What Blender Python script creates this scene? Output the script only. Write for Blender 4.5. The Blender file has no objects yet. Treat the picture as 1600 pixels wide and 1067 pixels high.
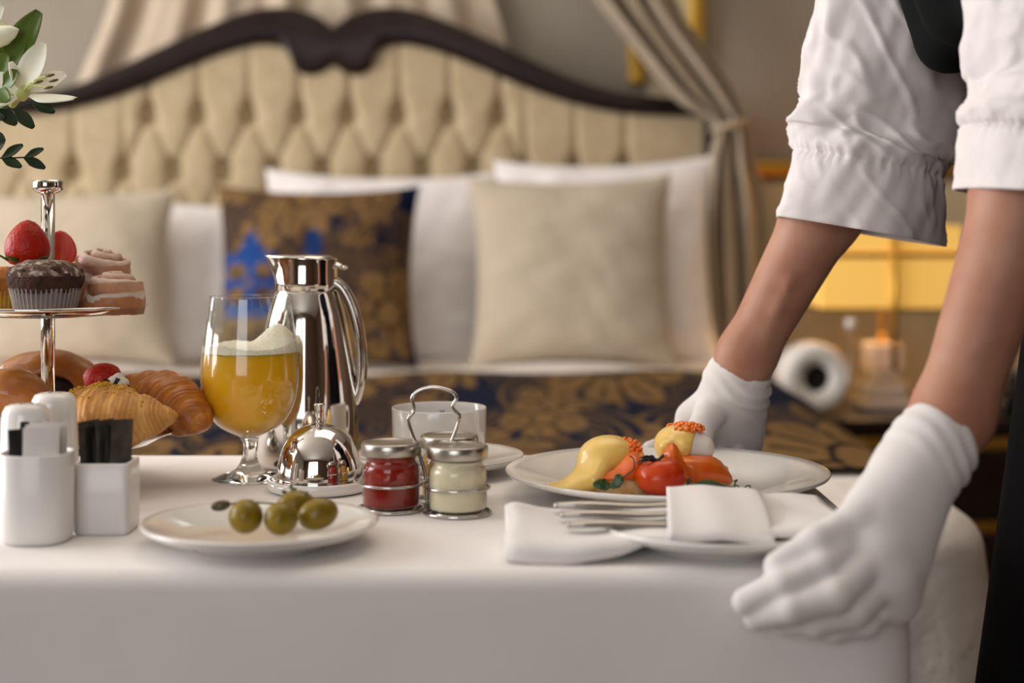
import bpy, math, random
import numpy as np
from mathutils import Vector, Matrix

random.seed(7)
RNG = np.random.default_rng(7)
SC = bpy.context.scene
COL = SC.collection
PI = math.pi

# ------------------------------------------------------------------ camera
F = 2400.0            # focal length in pixels of the 1600 x 1067 frame
HOR = 350.0           # image row of the horizon (camera is level, lens shifted)
CZ = 0.99             # camera height
TZ = 0.75             # table top height
cam_d = bpy.data.cameras.new('camera')
cam = bpy.data.objects.new('camera', cam_d)
COL.objects.link(cam)
cam.location = (0, 0, CZ)
cam.rotation_euler = (PI / 2, 0, 0)
cam_d.sensor_width = 36.0
cam_d.lens = 36.0 * F / 1600.0
cam_d.shift_y = -(533.5 - HOR) / 1600.0
cam_d.clip_start = 0.05
cam_d.dof.use_dof = True
cam_d.dof.focus_distance = 1.37
cam_d.dof.aperture_fstop = 3.1
SC.camera = cam

# ------------------------------------------------------------------ light
SC.view_settings.view_transform = 'Standard'
SC.view_settings.look = 'None'
SC.view_settings.gamma = 1.0
SC.view_settings.use_curve_mapping = False
SC.view_settings.exposure = 0.19

world = bpy.data.worlds.new('world')
SC.world = world
world.use_nodes = True
world.node_tree.nodes['Background'].inputs[0].default_value = (0.75, 0.82, 1.0, 1)
world.node_tree.nodes['Background'].inputs[1].default_value = 0.6

def area(name, loc, rot, sx, sy, power, color):
    d = bpy.data.lights.new(name, 'AREA')
    d.shape = 'RECTANGLE'
    d.size, d.size_y = sx, sy
    d.energy = power
    d.color = color
    o = bpy.data.objects.new(name, d)
    COL.objects.link(o)
    o.location = loc
    o.rotation_euler = rot
    return o

# daylight entering through the tall window of the left wall and the one behind the camera
area('window_daylight_left', (-3.05, 1.9, 1.55), (0, -PI / 2, 0), 2.1, 2.6, 117, (1.0, 0.975, 0.975))
area('window_daylight_front', (-0.9, -2.42, 1.6), (PI / 2, 0, 0), 1.8, 1.9, 26, (0.97, 0.98, 1.0))
area('ceiling_bounce_fill', (0.2, 2.0, 2.84), (0, 0, 0), 1.5, 1.5, 12, (1.0, 0.88, 0.74))  # added warm fill imitating bounce off the ceiling, not a fitting

def P(px, py, Y):
    """world point seen at image position px, py at distance Y from the camera"""
    return Vector(((px - 800.0) / F * Y, Y, CZ - (py - HOR) / F * Y))

# ------------------------------------------------------------------ helpers
def srgb(r, g, b):
    def f(c):
        c /= 255.0
        return c / 12.92 if c <= 0.04045 else ((c + 0.055) / 1.055) ** 2.4
    return (f(r), f(g), f(b), 1.0)

MATS = {}
def mat(name, col, rough=0.6, metal=0.0, col2=None, nscale=20.0, bump=0.0, bscale=80.0, coat=0.0,
        sss=0.0, trans=0.0, ior=1.45, sheen=0.0, emit=None, estr=0.0, vcol=False, detail=4.0, wave=None, ramp=(0.35, 0.65), bdist=0.002, sssr=(1.0, 0.5, 0.25), ssss=0.01, spec=0.5):
    m = bpy.data.materials.new(name)
    m.use_nodes = True
    nt = m.node_tree
    b = nt.nodes['Principled BSDF']
    b.inputs['Base Color'].default_value = col
    b.inputs['Roughness'].default_value = rough
    b.inputs['Metallic'].default_value = metal
    b.inputs['IOR'].default_value = ior
    b.inputs['Specular IOR Level'].default_value = spec
    b.inputs['Coat Weight'].default_value = coat
    b.inputs['Coat Roughness'].default_value = 0.08
    b.inputs['Transmission Weight'].default_value = trans
    b.inputs['Sheen Weight'].default_value = sheen
    if sss:
        b.inputs['Subsurface Weight'].default_value = sss
        b.inputs['Subsurface Radius'].default_value = sssr
        b.inputs['Subsurface Scale'].default_value = ssss
    if emit:
        b.inputs['Emission Color'].default_value = emit
        b.inputs['Emission Strength'].default_value = estr
    tc = nt.nodes.new('ShaderNodeTexCoord')
    src = None
    if vcol:
        a = nt.nodes.new('ShaderNodeAttribute')
        a.attribute_name = 'Col'
        src = a.outputs['Color']
    if col2 is not None:
        n = nt.nodes.new('ShaderNodeTexNoise')
        n.inputs['Scale'].default_value = nscale
        n.inputs['Detail'].default_value = detail
        nt.links.new(tc.outputs['Object'], n.inputs['Vector'])
        r = nt.nodes.new('ShaderNodeValToRGB')
        r.color_ramp.elements[0].position = ramp[0]
        r.color_ramp.elements[1].position = ramp[1]
        r.color_ramp.elements[0].color = col
        r.color_ramp.elements[1].color = col2
        nt.links.new(n.outputs['Fac'], r.inputs['Fac'])
        if src is None:
            src = r.outputs['Color']
        else:
            mx = nt.nodes.new('ShaderNodeMix')
            mx.data_type = 'RGBA'
            mx.blend_type = 'MULTIPLY'
            mx.inputs[0].default_value = 1.0
            nt.links.new(src, mx.inputs[6])
            nt.links.new(r.outputs['Color'], mx.inputs[7])
            src = mx.outputs[2]
    if src is not None:
        nt.links.new(src, b.inputs['Base Color'])
    if bump:
        n2 = nt.nodes.new('ShaderNodeTexNoise')
        n2.inputs['Scale'].default_value = bscale
        n2.inputs['Detail'].default_value = 5.0
        nt.links.new(tc.outputs['Object'], n2.inputs['Vector'])
        bp = nt.nodes.new('ShaderNodeBump')
        bp.inputs['Strength'].default_value = bump
        bp.inputs['Distance'].default_value = bdist
        nt.links.new(n2.outputs['Fac'], bp.inputs['Height'])
        nt.links.new(bp.outputs['Normal'], b.inputs['Normal'])
    MATS[name] = m
    return m

def thin_glass(name, tint=(0.97, 0.98, 0.97, 1)):
    m = bpy.data.materials.new(name)
    m.use_nodes = True
    nt = m.node_tree
    nt.nodes.remove(nt.nodes['Principled BSDF'])
    out = nt.nodes['Material Output']
    t = nt.nodes.new('ShaderNodeBsdfTransparent')
    t.inputs[0].default_value = tint
    g = nt.nodes.new('ShaderNodeBsdfGlossy')
    g.inputs['Roughness'].default_value = 0.02
    lw = nt.nodes.new('ShaderNodeLayerWeight')
    lw.inputs['Blend'].default_value = 0.35
    mp = nt.nodes.new('ShaderNodeMapRange')
    mp.inputs[3].default_value = 0.05
    mp.inputs[4].default_value = 0.85
    mx = nt.nodes.new('ShaderNodeMixShader')
    nt.links.new(lw.outputs['Facing'], mp.inputs[0])
    pw = nt.nodes.new('ShaderNodeMath'); pw.operation = 'POWER'; pw.inputs[1].default_value = 2.2
    nt.links.new(lw.outputs['Facing'], pw.inputs[0])
    nt.links.new(pw.outputs[0], mp.inputs[0])
    nt.links.new(mp.outputs[0], mx.inputs[0])
    nt.links.new(t.outputs[0], mx.inputs[1])
    nt.links.new(g.outputs[0], mx.inputs[2])
    nt.links.new(mx.outputs[0], out.inputs['Surface'])
    MATS[name] = m
    return m

def raw_mesh(name, v, f, smooth=True, cols=None):
    me = bpy.data.meshes.new(name)
    v = np.asarray(v, dtype=np.float64)
    if isinstance(f, np.ndarray):
        f = f.tolist()
    me.from_pydata(v.tolist(), [], f)
    if smooth:
        me.polygons.foreach_set('use_smooth', [True] * len(me.polygons))
    if cols is not None:
        a = me.color_attributes.new('Col', 'FLOAT_COLOR', 'POINT')
        c = np.ones((len(v), 4), dtype=np.float32)
        c[:, :3] = cols
        a.data.foreach_set('color', c.ravel())
    me.update()
    return me

def world_loc(o):
    p = Vector((0, 0, 0))
    while o is not None:
        p = p + o.location
        o = o.parent
    return p

def add(name, vf, m, parent=None, smooth=True, cols=None, world=False, loc=None, solid=0.0, bevel=0.0, flip=False, sub=0):
    """one mesh object; verts are local to the parent (or world coordinates if world)"""
    v, f = vf
    v = np.array([tuple(p) for p in v]) if not isinstance(v, np.ndarray) else v.copy()
    if world and parent is not None:
        v = v - np.array(world_loc(parent))[None, :]
    if loc is not None:
        v = v - np.array(loc)[None, :]
    if flip:
        f = [list(reversed(list(q))) for q in (f.tolist() if isinstance(f, np.ndarray) else f)]
    me = raw_mesh(name, v, f, smooth, cols)
    if m is not None:
        me.materials.append(MATS[m] if isinstance(m, str) else m)
    o = bpy.data.objects.new(name, me)
    COL.objects.link(o)
    if parent is not None:
        o.parent = parent
    if loc is not None:
        o.location = loc
    if bevel:
        bm = o.modifiers.new('bevel', 'BEVEL'); bm.width = bevel; bm.segments = 3; bm.limit_method = 'ANGLE'
    if solid:
        s = o.modifiers.new('solid', 'SOLIDIFY'); s.thickness = solid; s.offset = 0.0
    if sub:
        s = o.modifiers.new('sub', 'SUBSURF'); s.levels = sub; s.render_levels = sub
    return o

def tag(o, label=None, cat=None, group=None, kind=None):
    if label: o['label'] = label
    if cat: o['category'] = cat
    if group: o['group'] = group
    if kind: o['kind'] = kind
    return o

def thing(name, label, cat, loc=(0, 0, 0), group=None, rotz=0.0):
    o = bpy.data.objects.new(name, None)
    o.empty_display_size = 0.05
    COL.objects.link(o)
    o.location = loc
    o.rotation_euler = (0, 0, rotz)
    return tag(o, label, cat, group)

def copy_tree(o, parent=None):
    c = o.copy()
    COL.objects.link(c)
    c.parent = parent
    for ch in list(o.children):
        copy_tree(ch, c)
    return c

def join(*vfs):
    V, Fc, n = [], [], 0
    for v, f in vfs:
        v = np.array([tuple(p) for p in v]) if not isinstance(v, np.ndarray) else v
        V.append(v)
        f = f.tolist() if isinstance(f, np.ndarray) else f
        Fc += [[i + n for i in q] for q in f]
        n += len(v)
    return np.vstack(V), Fc

def move(vf, d=(0, 0, 0), rot=None, scale=None):
    v, f = vf
    v = np.array([tuple(p) for p in v]) if not isinstance(v, np.ndarray) else v
    if scale is not None:
        v = v * np.array(scale)[None, :]
    if rot is not None:
        M = np.array(Matrix.Rotation(rot[2], 3, 'Z') @ Matrix.Rotation(rot[1], 3, 'Y') @ Matrix.Rotation(rot[0], 3, 'X'))
        v = v @ M.T
    return v + np.array(d)[None, :], f

def box(x0, x1, y0, y1, z0, z1):
    v = np.array([(x, y, z) for z in (z0, z1) for y in (y0, y1) for x in (x0, x1)], dtype=float)
    f = [[0, 2, 3, 1], [4, 5, 7, 6], [0, 1, 5, 4], [2, 6, 7, 3], [0, 4, 6, 2], [1, 3, 7, 5]]
    return v, f

def lathe(prof, n=48, cx=0.0, cy=0.0, wob=None):
    """prof: list of (r, z) ; r = 0 makes a pole"""
    V, Fc, rows = [], [], []
    for r, z in prof:
        if r <= 1e-7:
            rows.append([len(V)]); V.append((cx, cy, z))
        else:
            row = []
            for i in range(n):
                a = 2 * PI * i / n
                rr = r * (wob(a, z) if wob else 1.0)
                row.append(len(V)); V.append((cx + rr * math.cos(a), cy + rr * math.sin(a), z))
            rows.append(row)
    for a, b in zip(rows[:-1], rows[1:]):
        for i in range(n):
            j = (i + 1) % n
            if len(a) == 1 and len(b) == 1: continue
            if len(a) == 1: Fc.append([a[0], b[j], b[i]])
            elif len(b) == 1: Fc.append([a[i], a[j], b[0]])
            else: Fc.append([a[i], a[j], b[j], b[i]])
    return np.array(V, dtype=float), Fc

def crom(pts, n=8, closed=False):
    """Catmull-Rom through the points (any dimension)"""
    p = np.array([tuple(q) for q in pts], dtype=float)
    m = len(p)
    out = []
    segs = m if closed else m - 1
    for i in range(segs):
        if closed:
            a, b, c, d = p[(i - 1) % m], p[i], p[(i + 1) % m], p[(i + 2) % m]
        else:
            b, c = p[i], p[i + 1]
            a = p[i - 1] if i > 0 else 2 * b - c
            d = p[i + 2] if i + 2 < m else 2 * c - b
        for k in range(n):
            t = k / n
            out.append(0.5 * ((2 * b) + (c - a) * t + (2 * a - 5 * b + 4 * c - d) * t * t + (3 * b - a - 3 * c + d) * t ** 3))
    if not closed:
        out.append(p[-1])
    return np.array(out)

def tube(path, rad, n=10, closed=False, caps=True, flat=1.0, up=None):
    p = np.array([tuple(q) for q in path], dtype=float)
    m = len(p)
    r = np.full(m, rad) if np.isscalar(rad) else np.array(rad, dtype=float)
    T = np.zeros_like(p)
    for i in range(m):
        a = p[(i - 1) % m] if (closed or i > 0) else p[i]
        b = p[(i + 1) % m] if (closed or i < m - 1) else p[i]
        d = b - a
        T[i] = d / (np.linalg.norm(d) + 1e-12)
    ref = np.array(up if up is not None else ((0, 0, 1) if abs(T[0][2]) < 0.9 else (1, 0, 0)), dtype=float)
    N = ref - T[0] * ref.dot(T[0]); N /= np.linalg.norm(N)
    V, Fc = [], []
    for i in range(m):
        if i > 0:
            N = N - T[i] * N.dot(T[i])
            N /= (np.linalg.norm(N) + 1e-12)
        B = np.cross(T[i], N)
        for k in range(n):
            a = 2 * PI * k / n
            V.append(p[i] + r[i] * (math.cos(a) * N * flat + math.sin(a) * B))
    rng = m if closed else m - 1
    for i in range(rng):
        j = (i + 1) % m
        for k in range(n):
            l = (k + 1) % n
            Fc.append([i * n + k, i * n + l, j * n + l, j * n + k])
    if caps and not closed:
        Fc.append(list(range(n))[::-1])
        Fc.append([(m - 1) * n + k for k in range(n)])
    return np.array(V), Fc

def grid(fn, nu, nv, closed_u=False):
    """fn(u, v) arrays -> (x, y, z) arrays"""
    u = np.linspace(0, 1, nu, endpoint=not closed_u)
    v = np.linspace(0, 1, nv)
    U, W = np.meshgrid(u, v, indexing='ij')
    X, Y, Z = fn(U, W)
    V = np.stack([X, Y, Z], -1).reshape(-1, 3)
    idx = np.arange(nu * nv).reshape(nu, nv)
    a = idx if closed_u else idx[:-1]
    b = np.roll(idx, -1, 0) if closed_u else idx[1:]
    q = np.stack([a[:, :-1], b[:, :-1], b[:, 1:], a[:, 1:]], -1).reshape(-1, 4)
    return V, q.tolist()

def noise3(x, y, z, s=1.0, seed=0):
    """cheap smooth pseudo noise, about -1..1"""
    r = np.random.default_rng(seed)
    o = 0
    for k in range(7):
        w = r.normal(size=3); w /= np.linalg.norm(w)
        fr = s * (0.7 + 0.25 * k)
        ph = r.uniform(0, 6.28, 2)
        w2 = r.normal(size=3)
        o = o + np.sin((w[0] * x + w[1] * y + w[2] * z) * fr * 6.28 + ph[0] + 1.3 * np.sin((w2[0] * x + w2[1] * y + w2[2] * z) * s * 2.5 + ph[1])) / (1 + 0.35 * k)
    return o / 3.2

class Field:
    """signed distance field on a grid, turned into a mesh by surface nets"""
    def __init__(s, lo, hi, h):
        s.lo = np.array(lo, dtype=np.float32); s.h = h
        s.n = np.ceil((np.array(hi) - s.lo) / h).astype(int) + 1
        s.ax = [s.lo[i] + h * np.arange(s.n[i], dtype=np.float32) for i in range(3)]
        s.D = np.full(tuple(s.n), 0.2, dtype=np.float32)
    def _win(s, lo, hi):
        sl = []
        for i in range(3):
            a = int(max(0, math.floor((lo[i] - s.lo[i]) / s.h)))
            b = int(min(s.n[i], math.ceil((hi[i] - s.lo[i]) / s.h) + 1))
            sl.append(slice(a, max(a, b)))
        g = np.meshgrid(*[s.ax[i][sl[i]] for i in range(3)], indexing='ij')
        return tuple(sl), g
    def _mix(s, sl, d, k):
        a = s.D[sl]
        if k > 0:
            hh = np.clip(0.5 + 0.5 * (a - d) / k, 0, 1)
            s.D[sl] = a * (1 - hh) + d * hh - k * hh * (1 - hh)
        else:
            s.D[sl] = np.minimum(a, d)
    def cap(s, a, b, ra, rb=None, k=0.008):
        rb = ra if rb is None else rb
        a = np.array(tuple(a), dtype=np.float32); b = np.array(tuple(b), dtype=np.float32)
        m = max(ra, rb) + k * 2 + 3 * s.h
        sl, (X, Y, Z) = s._win(np.minimum(a, b) - m, np.maximum(a, b) + m)
        ab = b - a
        t = ((X - a[0]) * ab[0] + (Y - a[1]) * ab[1] + (Z - a[2]) * ab[2]) / (ab.dot(ab) + 1e-9)
        t = np.clip(t, 0, 1)
        d = np.sqrt((X - a[0] - t * ab[0]) ** 2 + (Y - a[1] - t * ab[1]) ** 2 + (Z - a[2] - t * ab[2]) ** 2) - (ra + (rb - ra) * t)
        s._mix(sl, d, k)
        return s
    def chain(s, pts, rads, k=0.006):
        for i in range(len(pts) - 1):
            s.cap(pts[i], pts[i + 1], rads[i], rads[i + 1], k)
        return s
    def ell(s, c, r, rot=None, k=0.008, cutaway=False):
        c = np.array(tuple(c), dtype=np.float32); r = np.array(r, dtype=np.float32)
        m = r.max() + k * 2 + 3 * s.h
        sl, (X, Y, Z) = s._win(c - m, c + m)
        X, Y, Z = X - c[0], Y - c[1], Z - c[2]
        if rot is not None:
            M = np.array(Matrix.Rotation(rot[2], 3, 'Z') @ Matrix.Rotation(rot[1], 3, 'Y') @ Matrix.Rotation(rot[0], 3, 'X')).T
            X, Y, Z = (M[0][0] * X + M[0][1] * Y + M[0][2] * Z, M[1][0] * X + M[1][1] * Y + M[1][2] * Z, M[2][0] * X + M[2][1] * Y + M[2][2] * Z)
        q0 = np.sqrt((X / r[0]) ** 2 + (Y / r[1]) ** 2 + (Z / r[2]) ** 2)
        q1 = np.sqrt((X / r[0] ** 2) ** 2 + (Y / r[1] ** 2) ** 2 + (Z / r[2] ** 2) ** 2)
        d = q0 * (q0 - 1) / (q1 + 1e-6)
        if cutaway:
            s.D[sl] = np.maximum(s.D[sl], -d)
        else:
            s._mix(sl, d, k)
        return s
    def disp(s, fn):
        X, Y, Z = np.meshgrid(*s.ax, indexing='ij')
        s.D = s.D + fn(X, Y, Z).astype(np.float32)
        return s
    def cut(s, p, nrm):
        """remove the half space beyond p along nrm"""
        nrm = np.array(tuple(nrm), dtype=np.float32); nrm /= np.linalg.norm(nrm)
        X, Y, Z = np.meshgrid(*s.ax, indexing='ij')
        s.D = np.maximum(s.D, (X - p[0]) * nrm[0] + (Y - p[1]) * nrm[1] + (Z - p[2]) * nrm[2])
        return s
    def mesh(s):
        D = s.D.copy()
        D[0], D[-1] = 0.1, 0.1
        D[:, 0], D[:, -1] = 0.1, 0.1
        D[:, :, 0], D[:, :, -1] = 0.1, 0.1
        S = D < 0
        n = s.n
        def c(A, i, j, k): return A[i:n[0] - 1 + i, j:n[1] - 1 + j, k:n[2] - 1 + k]
        cnt = sum(c(S, i, j, k).astype(np.int8) for i in (0, 1) for j in (0, 1) for k in (0, 1))
        mask = (cnt > 0) & (cnt < 8)
        ijk = np.argwhere(mask)
        idx = np.full(mask.shape, -1, dtype=np.int64)
        idx[mask] = np.arange(len(ijk))
        pos = np.zeros((len(ijk), 3)); num = np.zeros(len(ijk))
        cor = [(i, j, k) for i in (0, 1) for j in (0, 1) for k in (0, 1)]
        val = {q: c(D, *q)[mask] for q in cor}
        for a in cor:
            for axn in range(3):
                if a[axn] == 1: continue
                b = list(a); b[axn] = 1; b = tuple(b)
                cr = (val[a] < 0) != (val[b] < 0)
                t = val[a][cr] / (val[a][cr] - val[b][cr])
                pt = np.array(a, dtype=float)[None, :].repeat(len(t), 0)
                pt[:, axn] += t
                pos[cr] += pt; num[cr] += 1
        V = s.lo[None, :] + s.h * (ijk + pos / num[:, None])
        Q = []
        for axn in range(3):
            sh = [slice(None)] * 3; sh2 = [slice(None)] * 3
            sh[axn] = slice(0, -1); sh2[axn] = slice(1, None)
            A, B = S[tuple(sh)], S[tuple(sh2)]
            e = np.argwhere(A != B)
            sign = A[A != B]
            o1, o2 = [(1, 2), (2, 0), (0, 1)][axn]
            def cell(d1, d2):
                q = e.copy(); q[:, o1] -= d1; q[:, o2] -= d2
                return idx[q[:, 0], q[:, 1], q[:, 2]]
            q = np.stack([cell(1, 1), cell(0, 1), cell(0, 0), cell(1, 0)], -1)
            q[~sign] = q[~sign][:, ::-1]
            Q.append(q)
        Q = np.vstack(Q)
        Q = Q[(Q >= 0).all(1)]
        return V, Q

def blade(p0, p1, width, up, curl=0.0, cup=0.0, n=10, m=4, tip=1.0, base=0.25, twist=0.0):
    """a leaf or petal: a curved sheet from p0 to p1"""
    p0, p1, up = (np.array(tuple(q), dtype=float) for q in (p0, p1, up))
    d = p1 - p0; L = np.linalg.norm(d); d /= L
    up = up - d * up.dot(d); up /= np.linalg.norm(up)
    side = np.cross(d, up)
    V, Fc = [], []
    for i in range(n + 1):
        t = i / n
        w = width * (math.sin(PI * min(1, t * 0.94 + 0.06 * (1 - t)) ** tip) ** 0.75) * (base + (1 - base) * min(1, t * 2.5))
        c = p0 + d * L * t + up * curl * L * math.sin(PI * t * 0.5) ** 2 * (1 if curl >= 0 else 1)
        a = twist * t
        s2 = side * math.cos(a) + up * math.sin(a)
        u2 = up * math.cos(a) - side * math.sin(a)
        for j in range(-m, m + 1):
            s = j / m
            V.append(c + s2 * w * s + u2 * cup * w * s * s)
    k = 2 * m + 1
    for i in range(n):
        for j in range(k - 1):
            Fc.append([i * k + j, i * k + j + 1, (i + 1) * k + j + 1, (i + 1) * k + j])
    return np.array(V), Fc

def drape(x0, x1, y0, y1, cr, ztop, er, drop, flare=0.03, fold=0.02, nf=3, rings=34, nper=360, cornerflare=0.05, topfn=None, seed=0, crs=None):
    """a cloth lying over a rounded rectangle and hanging down all round"""
    crs = crs or [cr] * 4          # corner radii: (x1,y0) (x1,y1) (x0,y1) (x0,y0)
    per, nor, cw = [], [], []
    cs = [((x1, y0), -PI / 2, (-1, 1)), ((x1, y1), 0, (-1, -1)), ((x0, y1), PI / 2, (1, -1)), ((x0, y0), PI, (1, 1))]
    keys = []
    for (c, a0, sg), r in zip(cs, crs):
        for i in range(15):
            a = a0 + PI / 2 * i / 14
            keys.append((c[0] + sg[0] * r + r * math.cos(a), c[1] + sg[1] * r + r * math.sin(a), math.cos(a), math.sin(a), math.sin(PI * i / 14)))
    keys = np.array(keys)
    nxt = np.roll(keys, -1, 0)
    L = np.linalg.norm(nxt[:, :2] - keys[:, :2], axis=1) + 1e-9
    cum = np.concatenate([[0], np.cumsum(L)])
    s = np.linspace(0, cum[-1], nper, endpoint=False)
    allk = np.vstack([keys, keys[:1]])
    per = np.stack([np.interp(s, cum, allk[:, i]) for i in range(5)], -1)
    nn = per[:, 2:4] / np.linalg.norm(per[:, 2:4], axis=1)[:, None]
    corner = per[:, 4]
    cxy = np.array([(x0 + x1) / 2, (y0 + y1) / 2])
    r = np.random.default_rng(seed)
    ph = r.uniform(0, 6.28, 4)
    wv = (np.sin(s / cum[-1] * 6.28 * nf + ph[0]) + 0.6 * np.sin(s / cum[-1] * 6.28 * nf * 2.3 + ph[1]) + 0.4 * np.sin(s / cum[-1] * 6.28 * nf * 4.1 + ph[2]))
    V, rows = [], []
    for k in (0.0, 0.12, 0.24, 0.36, 0.48, 0.6, 0.7, 0.8, 0.88, 0.94, 0.975):
        q = cxy + (per[:, :2] - nn * er - cxy) * k
        z = np.full(nper, ztop) if topfn is None else ztop + topfn(q[:, 0], q[:, 1])
        rows.append(np.stack([q[:, 0], q[:, 1], z], -1))
    for i in range(9):
        a = PI / 2 * i / 8
        q = per[:, :2] - nn * er * (1 - math.sin(a))
        z = ztop - er * (1 - math.cos(a))
        zz = np.full(nper, z) if topfn is None else z + topfn(q[:, 0], q[:, 1]) * (1 - i / 8)
        rows.append(np.stack([q[:, 0], q[:, 1], zz], -1))
    for i in range(1, rings + 1):
        t = i / rings
        off = flare * t + fold * wv * t ** 0.8 * (0.15 + 0.85 * t) + cornerflare * corner * t
        q = per[:, :2] + nn * off[:, None]
        z = ztop - er - (drop - er) * t
        rows.append(np.stack([q[:, 0], q[:, 1], np.full(nper, z)], -1))
    V = np.vstack(rows)
    m = len(rows)
    idx = np.arange(m * nper).reshape(m, nper)
    a, b = idx[:-1], idx[1:]
    q = np.stack([a, b, np.roll(b, -1, 1), np.roll(a, -1, 1)], -1).reshape(-1, 4)
    return V, q.tolist()

# ------------------------------------------------------------------ materials
mat('plaster', srgb(158, 148, 133), 0.9, col2=srgb(148, 138, 123), nscale=3, bump=0.15, bscale=60, spec=0.15)
mat('unseen_wall_dark', srgb(104, 80, 60), 0.55, col2=srgb(84, 62, 46), nscale=9)  # dark finish for unseen walls, added to cut fill and deepen chrome reflections
mat('panel_cream', srgb(205, 190, 155), 0.8, col2=srgb(198, 184, 150), nscale=5)
mat('ceiling_white', srgb(235, 230, 222), 0.9, col2=srgb(230, 224, 215), nscale=3)
mat('carpet', srgb(120, 100, 80), 1.0, col2=srgb(95, 78, 62), nscale=40, bump=0.5, bscale=300)
mat('gold_trim', srgb(214, 170, 70), 0.32, metal=0.85, col2=srgb(196, 152, 60), nscale=12)
mat('linen_white', srgb(238, 232, 229), 0.9, col2=srgb(233, 227, 224), nscale=30, bump=0.08, bscale=900, sheen=0.2, spec=0.1)
mat('cloth_white', srgb(238, 233, 229), 0.85, col2=srgb(235, 230, 226), nscale=12, bump=0.05, bscale=1200, sheen=0.15, spec=0.15)
mat('duvet_white', srgb(236, 228, 220), 0.9, col2=srgb(230, 222, 214), nscale=9, bump=0.35, bscale=9, bdist=0.03, spec=0.1)
mat('pillow_beige', srgb(192, 178, 158), 0.9, col2=srgb(181, 167, 145), nscale=160, bump=0.2, bscale=700, sheen=0.2, spec=0.1)
mat('upholstery', srgb(186, 168, 136), 0.9, col2=srgb(177, 158, 126), nscale=25, bump=0.1, bscale=800, spec=0.12)
mat('dark_wood', srgb(36, 22, 18), 0.3, col2=srgb(26, 15, 12), nscale=8, spec=.25)
mat('black_lacquer', srgb(26, 18, 16), 0.3, col2=srgb(34, 24, 20), nscale=6, coat=0.2)
mat('drape_beige', srgb(196, 178, 156), 0.85, col2=srgb(186, 168, 146), nscale=14, sheen=0.3, spec=0.1)
mat('drape_taupe', srgb(176, 161, 141), 0.85, col2=srgb(166, 151, 131), nscale=14, spec=.1)
mat('damask', (1, 1, 1, 1), 0.75, vcol=True, col2=(0.8, 0.8, 0.8, 1), nscale=260, spec=0.08)
mat('porcelain', srgb(236, 232, 226), 0.12, col2=srgb(233, 229, 223), nscale=6, coat=0.5)
mat('porcelain_matt', srgb(232, 228, 224), 0.3, col2=srgb(228, 224, 220), nscale=6, coat=0.2)
mat('chrome', srgb(226, 220, 212), 0.05, metal=1.0, col2=srgb(220, 214, 206), nscale=5)
mat('chrome_wire', srgb(212, 208, 202), 0.14, metal=1.0, col2=srgb(200, 196, 190), nscale=30)
mat('steel_brushed', srgb(182, 177, 170), 0.13, metal=1.0, col2=srgb(170, 165, 158), nscale=40)
mat('lid_steel', srgb(190, 184, 174), 0.3, metal=1.0, col2=srgb(180, 174, 164), nscale=60)
mat('glove', srgb(226, 221, 217), 0.8, col2=srgb(222, 217, 213), nscale=40, bump=0.06, bscale=1500, sheen=0.3, spec=0.15)
mat('shirt', srgb(220, 213, 210), 0.85, col2=srgb(214, 207, 204), nscale=30, bump=0.2, bscale=45, bdist=0.004, spec=0.15)
mat('skin', srgb(182, 136, 112), 0.5, col2=srgb(168, 116, 93), nscale=22, sss=0.25, ssss=0.006, bump=0.06, bscale=500, spec=0.35)
mat('black_cloth', srgb(10, 9, 10), 0.95, col2=srgb(13, 12, 13), nscale=30, spec=0.1)
mat('dark_teal_cloth', srgb(14, 16, 16), 0.85, col2=srgb(10, 12, 12), nscale=30, spec=0.12)
mat('hair', srgb(60, 40, 28), 0.5, col2=srgb(42, 28, 20), nscale=120)
mat('frame_paint', srgb(230, 224, 214), 0.5, col2=srgb(224, 218, 208), nscale=10)
mat('lamp_shade', srgb(240, 200, 110), 0.8, col2=srgb(238, 196, 104), nscale=10, emit=srgb(255, 190, 84), estr=0.36)
mat('crystal', srgb(244, 240, 232), 0.08, trans=.45, col2=srgb(240, 236, 228), nscale=5, ior=1.5)
mat('paper_white', srgb(232, 228, 222), 0.8, col2=srgb(226, 222, 216), nscale=20)
mat('void_dark', srgb(24, 18, 12), 0.9, col2=srgb(18, 13, 9), nscale=20)
thin_glass('glass_thin')
mat('glass', srgb(250, 250, 248), 0.01, trans=1.0, col2=srgb(248, 249, 247), nscale=3, ior=1.46)

# ------------------------------------------------------------------ the room
RX0, RX1, RY0, RY1, RZ = -3.1, 2.6, -2.5, 4.14, 2.88
def struct(name, vf, m, parent=None, **kw):
    o = add(name, vf, m, parent, smooth=kw.pop('smooth', False), **kw)
    if parent is None:
        o['kind'] = 'structure'
    return o
def holed(axis, pos, th, a0, a1, z0, z1, h):
    """wall slab with one rectangular hole h = (b0, b1, c0, c1)"""
    out = []
    for (p0, p1, q0, q1) in ((a0, h[0], z0, z1), (h[1], a1, z0, z1), (h[0], h[1], z0, h[2]), (h[0], h[1], h[3], z1)):
        out.append(box(pos, pos + th, p0, p1, q0, q1) if axis == 'x' else box(p0, p1, pos, pos + th, q0, q1))
    return join(*out)
struct('floor', box(RX0 - .1, RX1 + .1, RY0 - .1, RY1 + .1, -0.1, 0), 'carpet')
struct('ceiling', box(RX0 - .1, RX1 + .1, RY0 - .1, RY1 + .1, RZ, RZ + .1), 'ceiling_white')
struct('wall_back', box(RX0 - .1, RX1 + .1, RY1, RY1 + .1, 0, RZ), 'plaster')
struct('wall_right', box(RX1, RX1 + .1, RY0, RY1, 0, RZ), 'unseen_wall_dark')
struct('wall_left', holed('x', RX0 - .1, .1, RY0, RY1, 0, RZ, (0.6, 3.2, 0.5, 2.6)), 'plaster')
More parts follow.
